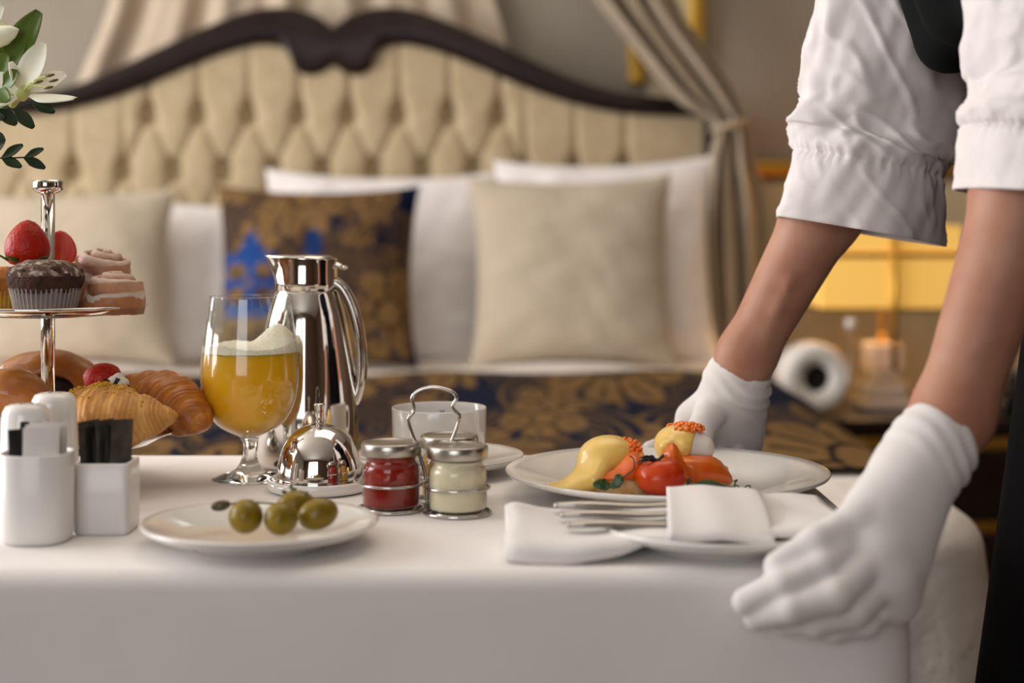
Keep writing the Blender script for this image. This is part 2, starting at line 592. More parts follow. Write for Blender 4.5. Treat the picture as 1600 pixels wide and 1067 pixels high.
struct('wall_front', holed('y', RY0 - .1, .1, RX0 - .1, RX1 + .1, 0, RZ, (-1.85, 0.05, 0.7, 2.5)), 'unseen_wall_dark')
def window(name, axis, pos, a0, a1, z0, z1):
    def bb(p0, p1, q0, q1, t=.04):
        return box(pos - t, pos + t, p0, p1, q0, q1) if axis == 'x' else box(p0, p1, pos - t, pos + t, q0, q1)
    o = struct(name, join(bb(a0, a0 + .06, z0, z1), bb(a1 - .06, a1, z0, z1), bb(a0 + .06, a1 - .06, z0, z0 + .06), bb(a0 + .06, a1 - .06, z1 - .06, z1)), 'frame_paint')
    c = (a0 + a1) / 2
    add('mullion', bb(c - .03, c + .03, z0 + .06, z1 - .06, .03), 'frame_paint', o, smooth=False)
    for q in ((a0 + .06, c - .03), (c + .03, a1 - .06)):
        add('pane', bb(q[0], q[1], z0 + .06, z1 - .06, .004), 'glass_thin', o, smooth=False)
    return o
window('window_1', 'x', RX0 - .05, 0.6, 3.2, 0.5, 2.6)
window('window_2', 'y', RY0 - .05, -1.85, 0.05, 0.7, 2.5)
struct('baseboard_back', box(RX0, RX1, RY1 - .02, RY1, 0, .14), 'frame_paint')

# gilt mouldings on the panelled back wall
def strip_v(name, px, y0, y1, w=0.046):
    X = (px - 800) / F * 4.12
    return struct(name, box(X - w / 2, X + w / 2, 4.105, 4.14, y0, y1), 'gold_trim', bevel=0.012)
strip_v('trim_1', 995, 1.36, 2.5)
strip_v('trim_2', 1090, 1.14, 2.6)
struct('trim_3', box((1090 - 800) / F * 4.12 - .023, 2.5, 4.105, 4.14, 1.118, 1.16), 'gold_trim', bevel=0.012)
struct('wall_panel_lower', box(0.56, 2.5, 4.125, 4.14, 0.2, 1.10), 'panel_cream')
struct('wall_panel_strip', box((1010 - 800) / F * 4.12, (1078 - 800) / F * 4.12, 4.128, 4.14, 1.16, 2.5), 'panel_cream')

# ------------------------------------------------------------------ headboard
HY = 3.99
def H(px, py, Y=HY):
    q = P(px, py, Y); return (q.x, q.z)
CXH = 522.0
# outline in photo pixels for the right half: (top edge) and (lower edge) point pairs
half = [((522, 46), (522, 104)), ((531, 38), (527, 106)), ((545, 28), (538, 114)), ((560, 22), (553, 119)), ((578, 17), (570, 117)), ((598, 14), (582, 107)),
        ((618, 14), (586, 94)), ((636, 16), (592, 82)), ((655, 20), (604, 75)), ((675, 26), (624, 72)), ((700, 36), (650, 74)), ((740, 53), (700, 88)),
        ((790, 76), (755, 110)), ((850, 105), (825, 140)), ((910, 130), (890, 162)), ((970, 146), (960, 177)), ((1030, 153), (1030, 182)), ((1075, 156), (1085, 184)), ((1096, 160), (1097, 186))]
half = np.array(half, dtype=float)
top = crom(half[:, 0], 4); bot = crom(half[:, 1], 4)
top = np.vstack([np.stack([2 * CXH - top[:0:-1, 0], top[:0:-1, 1]], -1), top])
bot = np.vstack([np.stack([2 * CXH - bot[:0:-1, 0], bot[:0:-1, 1]], -1), bot])
def frame_mesh():
    V, Fc = [], []
    sec = [(0.0, 0.05), (0.0, -0.03), (0.05, -0.042), (0.15, -0.046), (0.5, -0.047), (0.85, -0.046), (0.95, -0.042), (1.0, -0.03), (1.0, 0.05)]
    k = len(sec)
    for t, b in zip(top, bot):
        for s, dy in sec:
            x, z = H(t[0] + (b[0] - t[0]) * s, t[1] + (b[1] - t[1]) * s)
            V.append((x, HY + dy, z))
    for i in range(len(top) - 1):
        for j in range(k):
            l = (j + 1) % k
            Fc.append([i * k + j, i * k + l, (i + 1) * k + l, (i + 1) * k + j])
    Fc.append(list(range(k))); Fc.append([(len(top) - 1) * k + j for j in range(k)][::-1])
    return np.array(V), Fc
HX0, HX1 = H(2 * CXH - 1116, 0)[0], H(1116, 0)[0]
hb = thing('headboard', 'cream button-tufted headboard with dark scrolled wooden frame behind the pillows', 'headboard', ((HX0 + HX1) / 2, HY, 0))
add('frame', frame_mesh(), 'dark_wood', hb, world=True)
for px in (1107, 2 * CXH - 1107):
    x, z = H(px, 160)
    add('post', box(x - .017, x + .017, HY - .04, HY + .05, 0.0, z), 'dark_wood', hb, world=True, smooth=False, bevel=0.008)
SX, SZ = 78 / F * HY, 88 / F * HY
BX0, BZ0 = H(470, 178)
def tuft(x, z):
    """cushion relief (0..1) of the diamond tufting"""
    a = (x - BX0) / SX + (z - BZ0) / (2 * SZ)
    b = (x - BX0) / SX - (z - BZ0) / (2 * SZ)
    dia = (np.abs(np.sin(PI * a)) * np.abs(np.sin(PI * b))) ** 0.45
    ta, tb = np.abs(a - np.round(a)), np.abs(b - np.round(b))
    crease = 1 - 0.16 * np.exp(-(np.minimum(ta, tb) / 0.05) ** 2)
    dia = (0.70 + 0.30 * dia) * crease
    inner = (x > H(205, 0)[0]) & (x < H(815, 0)[0])
    off = np.where(inner, 0.0, 0.5)
    zt = np.where(inner, BZ0, BZ0 - SZ)
    pl = (x - BX0) / SX - off
    tp = np.abs(pl - np.round(pl))
    pleat = 0.98 - 0.34 * np.exp(-(tp / 0.06) ** 2) * np.clip(1.3 - (z - zt) / 0.16, 0.25, 1)
    pleat = np.where(np.abs(x - (HX0 + HX1) / 2) > (H(1000, 0)[0] - (HX0 + HX1) / 2), 0.97, pleat)
    w = np.clip((z - zt) / 0.02 + 0.5, 0, 1)
    h = dia * (1 - w) + pleat * w
    for k in range(-7, 9):                                          # dimples
        for (bx, bz) in ((BX0 + k * SX, BZ0), (BX0 + (k + .5) * SX, BZ0 - SZ), (BX0 + k * SX, BZ0 - 2 * SZ)):
            if bz == BZ0 and not (H(205, 0)[0] < bx < H(815, 0)[0]): continue
            if not (H(60, 0)[0] < bx < H(1000, 0)[0]): continue
            h = h - 0.95 * np.exp(-(((x - bx) / 0.019) ** 2 + ((z - bz) / 0.030) ** 2)) * (h > 0.15)
    return h
zt_x = np.array([H(b[0], b[1] - 8) for b in bot])
order = np.argsort(zt_x[:, 0])
def uph(U, W):
    x = HX0 + .02 + (HX1 - HX0 - .04) * U
    zt = np.interp(x, zt_x[order, 0], zt_x[order, 1])
    z = 0.5 + (zt - 0.5) * W
    return x, HY + 0.014 - 0.040 * tuft(x, z), z
add('upholstery', grid(uph, 420, 170), 'upholstery', hb, world=True)
add('back_panel', box(HX0 + .02, HX1 - .02, HY + .035, HY + .05, 0.1, 1.25), 'dark_wood', hb, world=True, smooth=False)
bt = None
for k in range(-7, 9):
    for row, (bx, bz) in enumerate(((BX0 + k * SX, BZ0), (BX0 + (k + .5) * SX, BZ0 - SZ))):
        if row == 0 and not (H(205, 0)[0] < bx < H(815, 0)[0]): continue
        if not (H(60, 0)[0] < bx < H(1000, 0)[0]): continue
        lp = (bx - hb.location.x, 0.008, bz)
        if bt is None:
            bt = add('button', lathe([(0, -.006), (.009, -.005), (.012, 0), (.009, .005), (0, .006)], 12), 'upholstery', hb)
            bt.data.transform(Matrix.Rotation(PI / 2, 4, 'X'))
            bt.location = lp
        else:
            c = bt.copy(); COL.objects.link(c); c.parent = hb; c.location = lp

# ------------------------------------------------------------------ bed canopy drapes
def sheet(name, L, R, Y, folds, amp, m, label, cat, seed=0, nv=90, nu=160, power=1.0):
    L = crom(L, 10); R = crom(R, 10)
    def fn(U, W):
        i = W * (len(L) - 1)
        lx = np.interp(i, np.arange(len(L)), L[:, 0]); lz = np.interp(i, np.arange(len(L)), L[:, 1])
        rx = np.interp(i, np.arange(len(R)), R[:, 0]); rz = np.interp(i, np.arange(len(R)), R[:, 1])
        px = lx + (rx - lx) * U; py = lz + (rz - lz) * U
        X = (px - 800) / F * Y; Z = CZ - (py - HOR) / F * Y
        r = np.random.default_rng(seed)
        ph = r.uniform(0, 6.28, 3)
        D = np.sin(6.28 * folds * U ** power + ph[0] + 0.5 * np.sin(5 * W + ph[1])) + 0.5 * np.sin(6.28 * folds * 1.7 * U + ph[2])
        return X, Y - amp * D, np.maximum(Z, 0.01)
    v, f = grid(fn, nu, nv)
    lo = (float(v[:, 0].mean()), Y, float(v[:, 2].min()))
    o = add(name, (v, f), m, loc=lo, solid=0.004)
    return tag(o, label, cat)
sheet('canopy_back_drape', [(190, -420), (182, -100), (172, 0), (128, 110), (90, 200), (60, 500)], [(690, -420), (740, -100), (772, 0), (800, 110), (820, 300), (830, 500)],
      4.085, 7, 0.018, 'drape_beige', 'pale beige drape hanging in folds on the wall behind the headboard', 'drape', seed=3)
sheet('canopy_side_drape', [(700, -420), (840, -150), (933, 0), (980, 60), (1056, 153), (1116, 196), (1108, 260), (1098, 400), (1108, 560), (1110, 930)],
      [(850, -420), (985, -150), (1056, 0), (1080, 45), (1136, 125), (1162, 196), (1176, 250), (1196, 330), (1196, 560), (1200, 930)],
      3.86, 3.2, 0.030, 'drape_taupe', 'taupe canopy drape gathered beside the right end of the headboard', 'drape', seed=5, power=0.9)
# tie back of the side drape
c0 = P(1140, 196, 3.86)
ring = [(c0.x + .042 * math.cos(a), 3.86 + .045 * math.sin(a), c0.z + .012 * math.cos(a)) for a in np.linspace(0, 2 * PI, 24, endpoint=False)]
tag(add('drape_tieback', tube(ring, 0.009, 8, closed=True), 'drape_taupe', loc=tuple(c0)), 'narrow beige tieback cinching the taupe canopy drape', 'tieback')

# ------------------------------------------------------------------ bed
BX_0, BX_1, BY_0, BY_1, MZ = -1.47, 0.572, 1.78, 3.885, 0.655
bed = thing('bed', 'wide bed base and mattress under the white duvet', 'bed', ((BX_0 + BX_1) / 2, 2.9, 0))
add('mattress', box(BX_0 + .05, BX_1 - .05, BY_0 + .06, BY_1, 0.34, MZ - .05), 'linen_white', bed, world=True, smooth=False, bevel=0.05)
add('bed_base', box(BX_0 + .07, BX_1 - .07, BY_0 + .08, BY_1, 0.05, 0.335), 'pillow_beige', bed, world=True, smooth=False, bevel=0.02)
for sx in (BX_0 + .15, BX_1 - .15):
    for sy in (BY_0 + .2, BY_1 - .2):
        add('foot', box(sx - .04, sx + .04, sy - .04, sy + .04, 0, .06), 'dark_wood', bed, world=True, smooth=False)
def puff(x, y):
    return 0.012 * np.sin(x * 5.3 + 1) * np.sin(y * 4.1) + 0.006 * np.sin(x * 11 + y * 7)
dv = drape(BX_0, BX_1, BY_0, BY_1, .09, MZ, .06, .60, flare=.035, fold=.026, nf=9, cornerflare=.06, topfn=puff, seed=4, rings=40, nper=500)
tag(add('duvet', dv, 'duvet_white', loc=((BX_0 + BX_1) / 2, 2.9, 0.05)), 'plump white duvet covering the bed, its corner showing beside black trousers', 'duvet')

NAVY, GOLD, BROWN, UMBER = np.array([.005, .010, .030]), np.array([.205, .118, .045]), np.array([.072, .040, .020]), np.array([.022, .013, .012])
def flower(x, y, cx, cy, R, rot, n=7):
    dx, dy = x - cx, y - cy
    r = np.hypot(dx, dy) + 1e-6; th = np.arctan2(dy, dx) + rot
    pet = R * (0.62 + 0.38 * np.abs(np.cos(n * th / 2)) ** 0.7)
    inside = r < pet
    line = inside & ((np.abs(np.sin(n * th / 2)) > 0.975) & (r > .25 * R) | (np.abs(r - .3 * R) < .035 * R) | (np.abs(np.cos(n * th / 2)) > .99) & (r > .45 * R) & (r < .85 * pet))
    return inside, line
def spiral(x, y, cx, cy, R, turn, hand, w):
    dx, dy = x - cx, y - cy
    r = np.hypot(dx, dy) + 1e-6; th = np.arctan2(dy, dx) * hand + turn
    u = np.log(r / R) / 0.32 - th / (2 * PI) * 2.0
    fr = u - np.floor(u)
    return (np.abs(fr - .5) < w) & (r < R) & (r > .12 * R)
def damask(x, y, T=0.62, ground=NAVY):
    """large floral damask print; x across, y along, in metres"""
    c = np.zeros(x.shape + (3,)) + ground
    row = np.floor(y / (T * .7))
    yy = y - row * T * .7 - T * .35
    xx = x + (row % 2) * T / 2
    xx = xx - np.floor(xx / T) * T - T / 2
    s = T / 0.62
    for (cx, cy, R, t, h) in ((.19, .09, .14, .4, 1), (-.19, .09, .14, .4 + PI, -1), (.16, -.14, .12, 2.2, -1), (-.16, -.14, .12, -1.0, 1), (0, .2, .1, 1, 1)):
        c[spiral(xx, yy, cx * s, cy * s, R * s, t, h, .20)] = GOLD * .62
    for (cx, cy, R, rot, n) in ((0, -.02, .165, .3, 8), (.27, -.03, .105, 1.0, 6), (-.27, .04, .10, 0, 6), (.14, .18, .085, .5, 5), (-.15, -.19, .085, .2, 5), (.2, -.2, .06, 0, 5)):
        i, l = flower(xx, yy, cx * s, cy * s, R * s, rot, n)
        c[i] = GOLD; c[l] = UMBER
    lv = (np.abs(np.sin(xx * 26 / s + 3 * np.sin(yy * 9 / s))) < .22) & (np.abs(np.sin(yy * 17 / s + xx * 8 / s)) < .55)
    blank = (c == ground).all(-1)
    c[lv & blank] = GOLD * .7
    return c
# runner: a cross section of the duvet swept along the bed
def prof_run():
    o = .012; r = .075 + o; pts = []
    for t in np.linspace(0, 1, 40): pts.append((BX_0 - o - .022 * (1 - t), .20 + (MZ + o - r - .20) * t))
    for a in np.linspace(0, PI / 2, 14)[1:]: pts.append((BX_0 - o + r * (1 - math.cos(a)), MZ + o - r + r * math.sin(a)))
    for t in np.linspace(0, 1, 180)[1:-1]: pts.append((BX_0 - o + r + (BX_1 - BX_0 + 2 * o - 2 * r) * t, MZ + o))
    for a in np.linspace(PI / 2, 0, 14): pts.append((BX_1 + o - r * (1 - math.cos(a)), MZ + o - r + r * math.sin(a)))
    for t in np.linspace(1, 0, 40)[1:]: pts.append((BX_1 + o + .022 * (1 - t), .20 + (MZ + o - r - .20) * t))
    return np.array(pts)
pr = prof_run()
sarc = np.concatenate([[0], np.cumsum(np.linalg.norm(np.diff(pr, axis=0), axis=1))])
NU, NV = 520, 300
def runner(U, W):
    s = U * sarc[-1]
    x = np.interp(s, sarc, pr[:, 0]); z = np.interp(s, sarc, pr[:, 1])
    y = 2.03 + (3.235 - 2.03) * W + 0.012 * np.sin(x * 3 + .6)
    topw = np.clip((z - MZ + .06) / .06, 0, 1)
    swell = .012 * np.exp(-((W - .93) / .09) ** 2) * topw
    return x, y, z + puff(x, y) * topw + swell
rv, rf = grid(runner, NU, NV)
Ug, Wg = np.meshgrid(np.linspace(0, 1, NU), np.linspace(0, 1, NV), indexing='ij')
rc = damask((Ug * sarc[-1]).ravel() + .12, (Wg * 1.2).ravel() / 3.0 + .16, T=.56)
bord = (Wg.ravel() > .965)
rc[bord] = UMBER * 1.1
tag(add('bed_runner', (rv, rf), 'damask', cols=rc, loc=((BX_0 + BX_1) / 2, 2.7, .2), flip=True), 'navy and gold floral damask runner laid across the bed', 'bed runner')

# ------------------------------------------------------------------ pillows
def pillow_mesh(w, h, t, n=56, seed=0, dent=0.0, flange=0.0):
    s = np.linspace(-1, 1, n)
    U, W = np.meshgrid(s, s, indexing='ij')
    pin = 1 - 0.085 * (1 - np.abs(W) ** 2.2) * np.abs(U) ** 6
    pin2 = 1 - 0.085 * (1 - np.abs(U) ** 2.2) * np.abs(W) ** 6
    x = U * w / 2 * pin; z = W * h / 2 * pin2
    th = t / 2 * (np.clip(1 - np.abs(U) ** 2.6, 0, 1) ** 0.62) * (np.clip(1 - np.abs(W) ** 2.6, 0, 1) ** 0.62)
    wr = noise3(x, z * 1.1, 0 * x, 6.0, seed) * .006 + noise3(x, z, 0 * x, 13.0, seed + 1) * .0025
    th = th * (1 - dent * np.exp(-((U / .35) ** 2 + ((W - .9) / .7) ** 2)))
    k = np.clip(th / (t * .2), 0, 1)
    V = np.vstack([np.stack([x, -(th + wr * k), z], -1).reshape(-1, 3), np.stack([x, th + wr * k, z], -1).reshape(-1, 3)])
    idx = np.arange(n * n).reshape(n, n)
    q = np.stack([idx[:-1, :-1], idx[1:, :-1], idx[1:, 1:], idx[:-1, 1:]], -1).reshape(-1, 4)
    f = np.vstack([q, q[:, ::-1] + n * n])
    return V, f.tolist()
def pillow(name, px0, px1, py0, py1, Y, t, m, label, tilt=0.16, roll=0.0, seed=0, cols=None, dent=0.0, grp=None):
    k = Y / F
    w, h = (px1 - px0) * k, (py1 - py0) * k
    v, f = pillow_mesh(w * 1.02, h * 1.03, t, seed=seed, dent=dent)
    cc = cols(v[:, 0] / w, v[:, 2] / h) if cols else None
    c = P((px0 + px1) / 2, (py0 + py1) / 2, Y)
    v, _ = move((v, f), rot=(-tilt, roll, 0))
    o = add(name, (v, f), m, cols=cc)
    o.location = c
    return tag(o, label, 'pillow' if 'cushion' not in name else 'cushion', grp)
pillow('bed_pillow', 228, 500, 314, 570, 3.74, .12, 'linen_white', 'white pillow between the left beige pillow and patterned cushion', seed=1)
pillow('bed_pillow', 412, 768, 268, 566, 3.86, .13, 'linen_white', 'white pillow peaking above and right of the patterned cushion', seed=2, dent=.2, roll=.015)
pillow('bed_pillow', 776, 1116, 248, 566, 3.82, .14, 'linen_white', 'white pillow at the far right by the taupe drape', seed=4, roll=-.02)
pillow('beige_pillow', -90, 270, 298, 570, 3.59, .16, 'pillow_beige', 'beige linen pillow on the left behind the pastries', seed=5, roll=-.02)
pillow('beige_pillow', 735, 1050, 276, 570, 3.62, .16, 'pillow_beige', 'beige linen pillow on the right behind the gloved hand', seed=6, roll=-.015)
BLUE = np.array([.018, .065, .24])
def cushion_cols(u, w):
    c = damask(u * .46 + .43, w * .42 + .22, T=.40, ground=np.array([.050, .032, .030]))
    g = (c == GOLD).all(-1); c[g] = GOLD * 1.05
    br = (c == BROWN).all(-1); c[br] = GOLD * .8
    # the blue pointed motif at the left and navy borders
    x, y = u + .31, w - .03
    pt = (np.abs(x) < .075 * np.clip((.22 - y) / .16, 0, 1)) & (y > .05) & (y < .22)
    cr = (np.abs(x) < .13) & (y <= .08) & (y > -.27)
    dots = np.zeros_like(pt)
    for dx in (-.07, .07):
        for dy in (-.02, -.15):
            dots |= np.hypot(x - dx, (y - dy) * .9) < .047
    c[(pt | cr) & ~dots] = BLUE
    c[np.hypot(x, y + .09) < .02] = GOLD
    c[(np.hypot(u + .0, (w - .16) * .5) < .045)] = BLUE * .6
    for (a, b, r) in ((.18, -.12, .09), (.32, .18, .08), (.1, .28, .06), (.3, -.33, .07), (.02, -.3, .06)):
        i, l = flower(u, w, a, b, r, .3, 5); c[l] = NAVY
        c[(np.hypot(u - a, w - b) < r * .35)] = NAVY
    edge = (np.abs(u) > .475)
    c[edge & (u > 0)] = NAVY
    c[(u > .40) & (w > .36)] = NAVY
    return c
pillow('damask_cushion', 338, 652, 292, 572, 3.58, .15, 'damask', 'gold and blue damask cushion leaning in the middle of the pillows', seed=8, cols=cushion_cols, roll=.0)

# ------------------------------------------------------------------ night table and what stands on it
NX0, NX1, NY0, NY1, NZ = 0.73, 1.42, 3.48, 3.93, 0.548
nt_ = thing('nightstand', 'black lacquered nightstand with gilt bands beside the bed', 'nightstand', ((NX0 + NX1) / 2, (NY0 + NY1) / 2, 0))
add('body', box(NX0 + .01, NX1 - .01, NY0 + .015, NY1, 0.06, NZ - .03), 'black_lacquer', nt_, world=True, smooth=False, bevel=.004)
add('top', box(NX0, NX1, NY0, NY1, NZ - .03, NZ), 'black_lacquer', nt_, world=True, smooth=False, bevel=.006)
for z0 in (0.135, 0.325):
    d = add('drawer', box(NX0 + .03, NX1 - .03, NY0, NY0 + .02, z0, z0 + .145), 'black_lacquer', nt_, world=True, smooth=False, bevel=.004)
    for kx in (NX0 + .2, NX1 - .2):
        add('knob', move(lathe([(0, -.012), (.009, -.010), (.013, -.002), (.009, .008), (.005, .014), (.005, .02)], 16), (kx, NY0 - .012, z0 + .072), rot=(-PI / 2, 0, 0)), 'gold_trim', d, world=True)
for z0 in (0.096, 0.288, 0.478):
    add('gilt_band', box(NX0 + .008, NX1 - .008, NY0 + .004, NY0 + .02, z0, z0 + .026), 'gold_trim', nt_, world=True, smooth=False, bevel=.003)
for sx in (NX0 + .05, NX1 - .05):
    for sy in (NY0 + .06, NY1 - .06):
        add('foot', lathe([(0, 0), (.018, 0), (.026, .06), (0, .06)], 16, sx, sy), 'black_lacquer', nt_, world=True)

# bedside lamp: shade glowing, crystal base
LX, LY = (1378 - 800) / F * 3.70, 3.70
lamp = thing('table_lamp', 'lit table lamp with amber shade and crystal base on the nightstand', 'lamp', (LX, LY, NZ))
hw, hd = .165, .11
def zpy(py, Y): return CZ - (py - HOR) / F * Y
zs0, zs1, zs2 = zpy(480, LY) - NZ, zpy(397, LY) - NZ, zpy(352, LY) - NZ
def shade(z0, z1, a, b):
    v, f = box(-a, a, -b, b, z0, z1)
    return v, f[2:]
sh = add('lamp_shade', shade(zs0, zs1 - .004, hw, hd), 'lamp_shade', lamp, smooth=False, solid=.003)
add('upper_shade', shade(zs1 + .004, zs2, hw * .97, hd * .97), 'lamp_shade', lamp, smooth=False, solid=.003)
add('shade_band', shade(zs1 - .006, zs1 + .006, hw + .003, hd + .003), 'gold_trim', lamp, smooth=False, solid=.003)
add('lower_band', shade(zs0 - .005, zs0 + .004, hw + .003, hd + .003), 'gold_trim', lamp, smooth=False, solid=.003)
add('stem', tube([(0, 0, .1), (0, 0, zs1)], .008, 12), 'gold_trim', lamp)
for k, (z0, z1, a) in enumerate(((0.0, .022, .062), (.022, .062, .050), (.064, .088, .036), (.09, .158, .042))):
    add('crystal_block', box(-a, a, -a, a, z0, z1), 'crystal', lamp, smooth=False, bevel=.008)
add('front_rod', tube([(0, -hd - .012, .1), (0, -hd - .012, zs2)], .008, 12), 'gold_trim', lamp)
ld = bpy.data.lights.new('lamp_bulb', 'POINT'); ld.energy = 3.0; ld.color = (1.0, .68, .32); ld.shadow_soft_size = .04
lo = bpy.data.objects.new('lamp_bulb', ld); COL.objects.link(lo); lo.parent = lamp; lo.location = (0, .05, (zs0 + zs1) / 2)

# the white roll with a dark hole
RXc, RYc, RR = (1268 - 800) / F * 3.62, 3.62, .082
def roll_mesh():
    prof = [(.032, -.045), (.070, -.048), (.078, -.042), (RR, -.02), (RR, .02), (.078, .042), (.070, .048), (.032, .045), (.032, -.045)]
    return lathe(prof, 48)
rl = thing('white_roll', 'fat white roll with a dark round hole beside the lamp', 'roll', (RXc, RYc, NZ))
add('body', move(roll_mesh(), (0, 0, RR), rot=(PI / 2, 0, 0.12)), 'paper_white', rl)
add('core', move(lathe([(0, -.03), (.0315, -.03), (.0315, .03), (0, .03)], 32), (0, 0, RR), rot=(PI / 2, 0, 0.12)), 'void_dark', rl)
bx_, by_ = (1322 - 800) / F * 3.6, 3.55
fl = thing('slim_glass_bottle', 'slim clear glass bottle between the roll and lamp', 'bottle', (bx_, by_, NZ))
add('glass_body', lathe([(0, 0), (.018, 0), (.02, .01), (.02, .10), (.008, .13), (.008, .20), (0, .20)], 24), 'glass_thin', fl)
add('stopper', lathe([(0, .20), (.011, .201), (.011, .222), (0, .224)], 20), 'porcelain_matt', fl)
dk = thing('telephone', 'small dark telephone standing on the nightstand right of the lamp', 'telephone', ((1585 - 800) / F * 3.6, 3.6, NZ))
add('base', box(-.05, .05, -.06, .06, 0, .04), 'black_lacquer', dk, smooth=False, bevel=.01)
add('handset', join(box(-.03, -.004, -.055, .055, .04, .105)), 'black_lacquer', dk, smooth=False, bevel=.01)

# ------------------------------------------------------------------ table and cloth
TX0, TX1, TY0, TY1 = -0.78, 0.285, 1.06, 1.605
tb = thing('serving_table', 'serving table hidden beneath the white tablecloth', 'table', ((TX0 + TX1) / 2, (TY0 + TY1) / 2, 0))
add('tabletop', box(TX0 + .012, TX1 - .012, TY0 + .012, TY1 - .012, TZ - .04, TZ - .003), 'dark_wood', tb, world=True, smooth=False, bevel=.01)
for sx in (TX0 + .09, TX1 - .12):
    for sy in (TY0 + .09, TY1 - .12):
        add('leg', tube([(sx, sy, 0), (sx, sy, TZ - .038)], .02, 16), 'steel_brushed', tb, world=True)
tc = drape(TX0, TX1, TY0, TY1, .03, TZ, .014, .62, flare=.006, fold=.006, nf=6, cornerflare=.012, seed=11, crs=[.05, .17, .03, .03], rings=40, nper=600)
tag(add('tablecloth', tc, 'cloth_white', loc=((TX0 + TX1) / 2, (TY0 + TY1) / 2, TZ)), 'smooth white tablecloth hanging over the serving table', 'tablecloth')

def at(px, py, z=TZ):
    """point of the table plane seen at a photo position"""
    Y = (CZ - z) * F / (py - HOR)
    return ((px - 800) / F * Y, Y, z)

def plate_prof(r, h, well, foot, t=.004):
    return [(0, .003), (foot - .004, .003), (foot - .002, 0), (foot + .001, 0), (foot + .003, .004), (well + .003, .006), (r * .93, h - .006), (r - .001, h - .002), (r, h), (r - .0015, h + .0012),
            (r * .93, h - .001), (well + .006, .0105), (well - .002, .0075), (well * .5, .0068), (0, .0066)]
def plate_obj(name, x, y, r, h, label, well=None, foot=None, z=TZ, m='porcelain'):
    well = well or r * .62; foot = foot or r * .55
    o = add(name, lathe(plate_prof(r, h, well, foot), 96), m)
    o.location = (x, y, z)
    return tag(o, label, 'plate')

PMX, PMY, PMR = .1375, 1.365, .1435
plate_obj('dinner_plate', PMX, PMY, PMR, .022, 'large white dinner plate carrying the poached eggs', well=.088, foot=.075)
OX, OY = -.1885, 1.150
plate_obj('side_plate', OX, OY, .0885, .018, 'small white plate holding four green olives', well=.058, foot=.05)
FX, FY = .150, 1.142
plate_obj('side_plate', FX, FY, .085, .018, 'white plate lying under the folded napkin at the table edge', well=.055, foot=.05)

# ---------------- olives
mat('olive', srgb(140, 114, 16), .3, col2=srgb(112, 92, 12), nscale=70, coat=.08, spec=.35)
mat('olive_dark', srgb(86, 78, 30), .35, col2=srgb(70, 62, 22), nscale=70, coat=.2)
def olive(px, py, Y, rx, rz, rot, label):
    c = P(px, py, Y)
    v, f = lathe([(0, -1)] + [(math.cos(a), math.sin(a)) for a in np.linspace(-PI / 2, PI / 2, 22)[1:-1]] + [(0, 1)], 32)
    v = v * np.array([rx, rx, rz])
    n = noise3(v[:, 0], v[:, 1], v[:, 2], 60, 3)
    v = v * (1 + .012 * n)[:, None]
    o = add('olive', move((v, f), rot=rot), 'olive')
    o.location = c
    return tag(o, label, 'olive', 'olives on the small plate')
olive(384, 807, 1.118, .0126, .0150, (1.45, 0, .1), 'round green olive at the left end of the olives')
olive(439, 810, 1.114, .0122, .0145, (1.5, 0, -.1), 'green olive in front, second from the left')
olive(497, 803, 1.135, .0115, .0152, (0, 1.3, .2), 'long green olive at the right end of the olives')
olive(462, 790, 1.166, .0115, .0148, (.2, 1.45, .25), 'green olive tucked behind the front two')
cp = thing('caper_berry', 'small olive-green caper berry with stalk on the plate left of olives', 'caper berry', tuple(P(345, 790, 1.165)))
v, f = lathe([(0, -1)] + [(math.cos(a), math.sin(a)) for a in np.linspace(-PI / 2, PI / 2, 12)[1:-1]] + [(0, 1)], 16)
add('berry', move((v * np.array([.0042, .0042, .0075]), f), rot=(0, 1.4, .1)), 'olive_dark', cp)
add('stalk', tube(crom([(.006, 0, .001), (.02, -.002, .003), (.045, 0, .0015), (.06, -.004, .004), (.066, -.003, .0115)], 6), .0008, 6), 'olive_dark', cp)
sp = thing('herb_sprig', 'thin curly herb sprig standing behind the green olives', 'herb', tuple(P(440, 795, 1.185)))
mat('herb', srgb(96, 112, 52), .5, col2=srgb(70, 88, 40), nscale=90)
add('stem', tube(crom([(-.002, 0, -.006), (0, .002, .004), (.006, .002, .012), (.010, 0, .016)], 6), .0007, 6), 'herb', sp)
for k in range(7):
    a = k * 2.4
    add('leaflet', blade((.002 + k * .001, .001, .002 + k * .002), (.002 + k * .001 + .006 * math.cos(a), .001 + .003 * math.sin(a), .006 + k * .002), .0016, (0, -1, .3), .1, .2, 6, 2), 'herb', sp)

# ---------------- juice glass
mat('juice', srgb(255, 192, 14), .35, col2=srgb(253, 184, 10), nscale=30, sss=.9, ssss=.02, sssr=(1, .7, .1), coat=.4)
mat('foam', srgb(255, 251, 236), .8, col2=srgb(252, 242, 210), nscale=260, bump=.8, bscale=420, bdist=.0015)
GX, GY = (390 - 800) / F * 1.447, 1.447
k = 1.447 / F
def gz(py): return (750 - py) * k
gl = thing('juice_glass', 'stemmed goblet of orange juice in front of the steel jug', 'glass', (GX, GY, TZ))
outer = crom([(12 * k, gz(688)), (17 * k, gz(683)), (36 * k, gz(674)), (51 * k, gz(664)), (63 * k, gz(648)), (72 * k, gz(624)), (76 * k, gz(596)), (75.5 * k, gz(566)), (72 * k, gz(525)), (66 * k, gz(488)), (62.5 * k, gz(465))], 6)
inner = np.stack([np.maximum(outer[:, 0] - .0011, .0), outer[:, 1] + .0004], -1)
inner[0] = (0.0, gz(684)); inner = inner[[0] + list(range(7, len(inner)))]
bowl = np.vstack([outer, [[62.0 * k, gz(464)]], inner[::-1]])
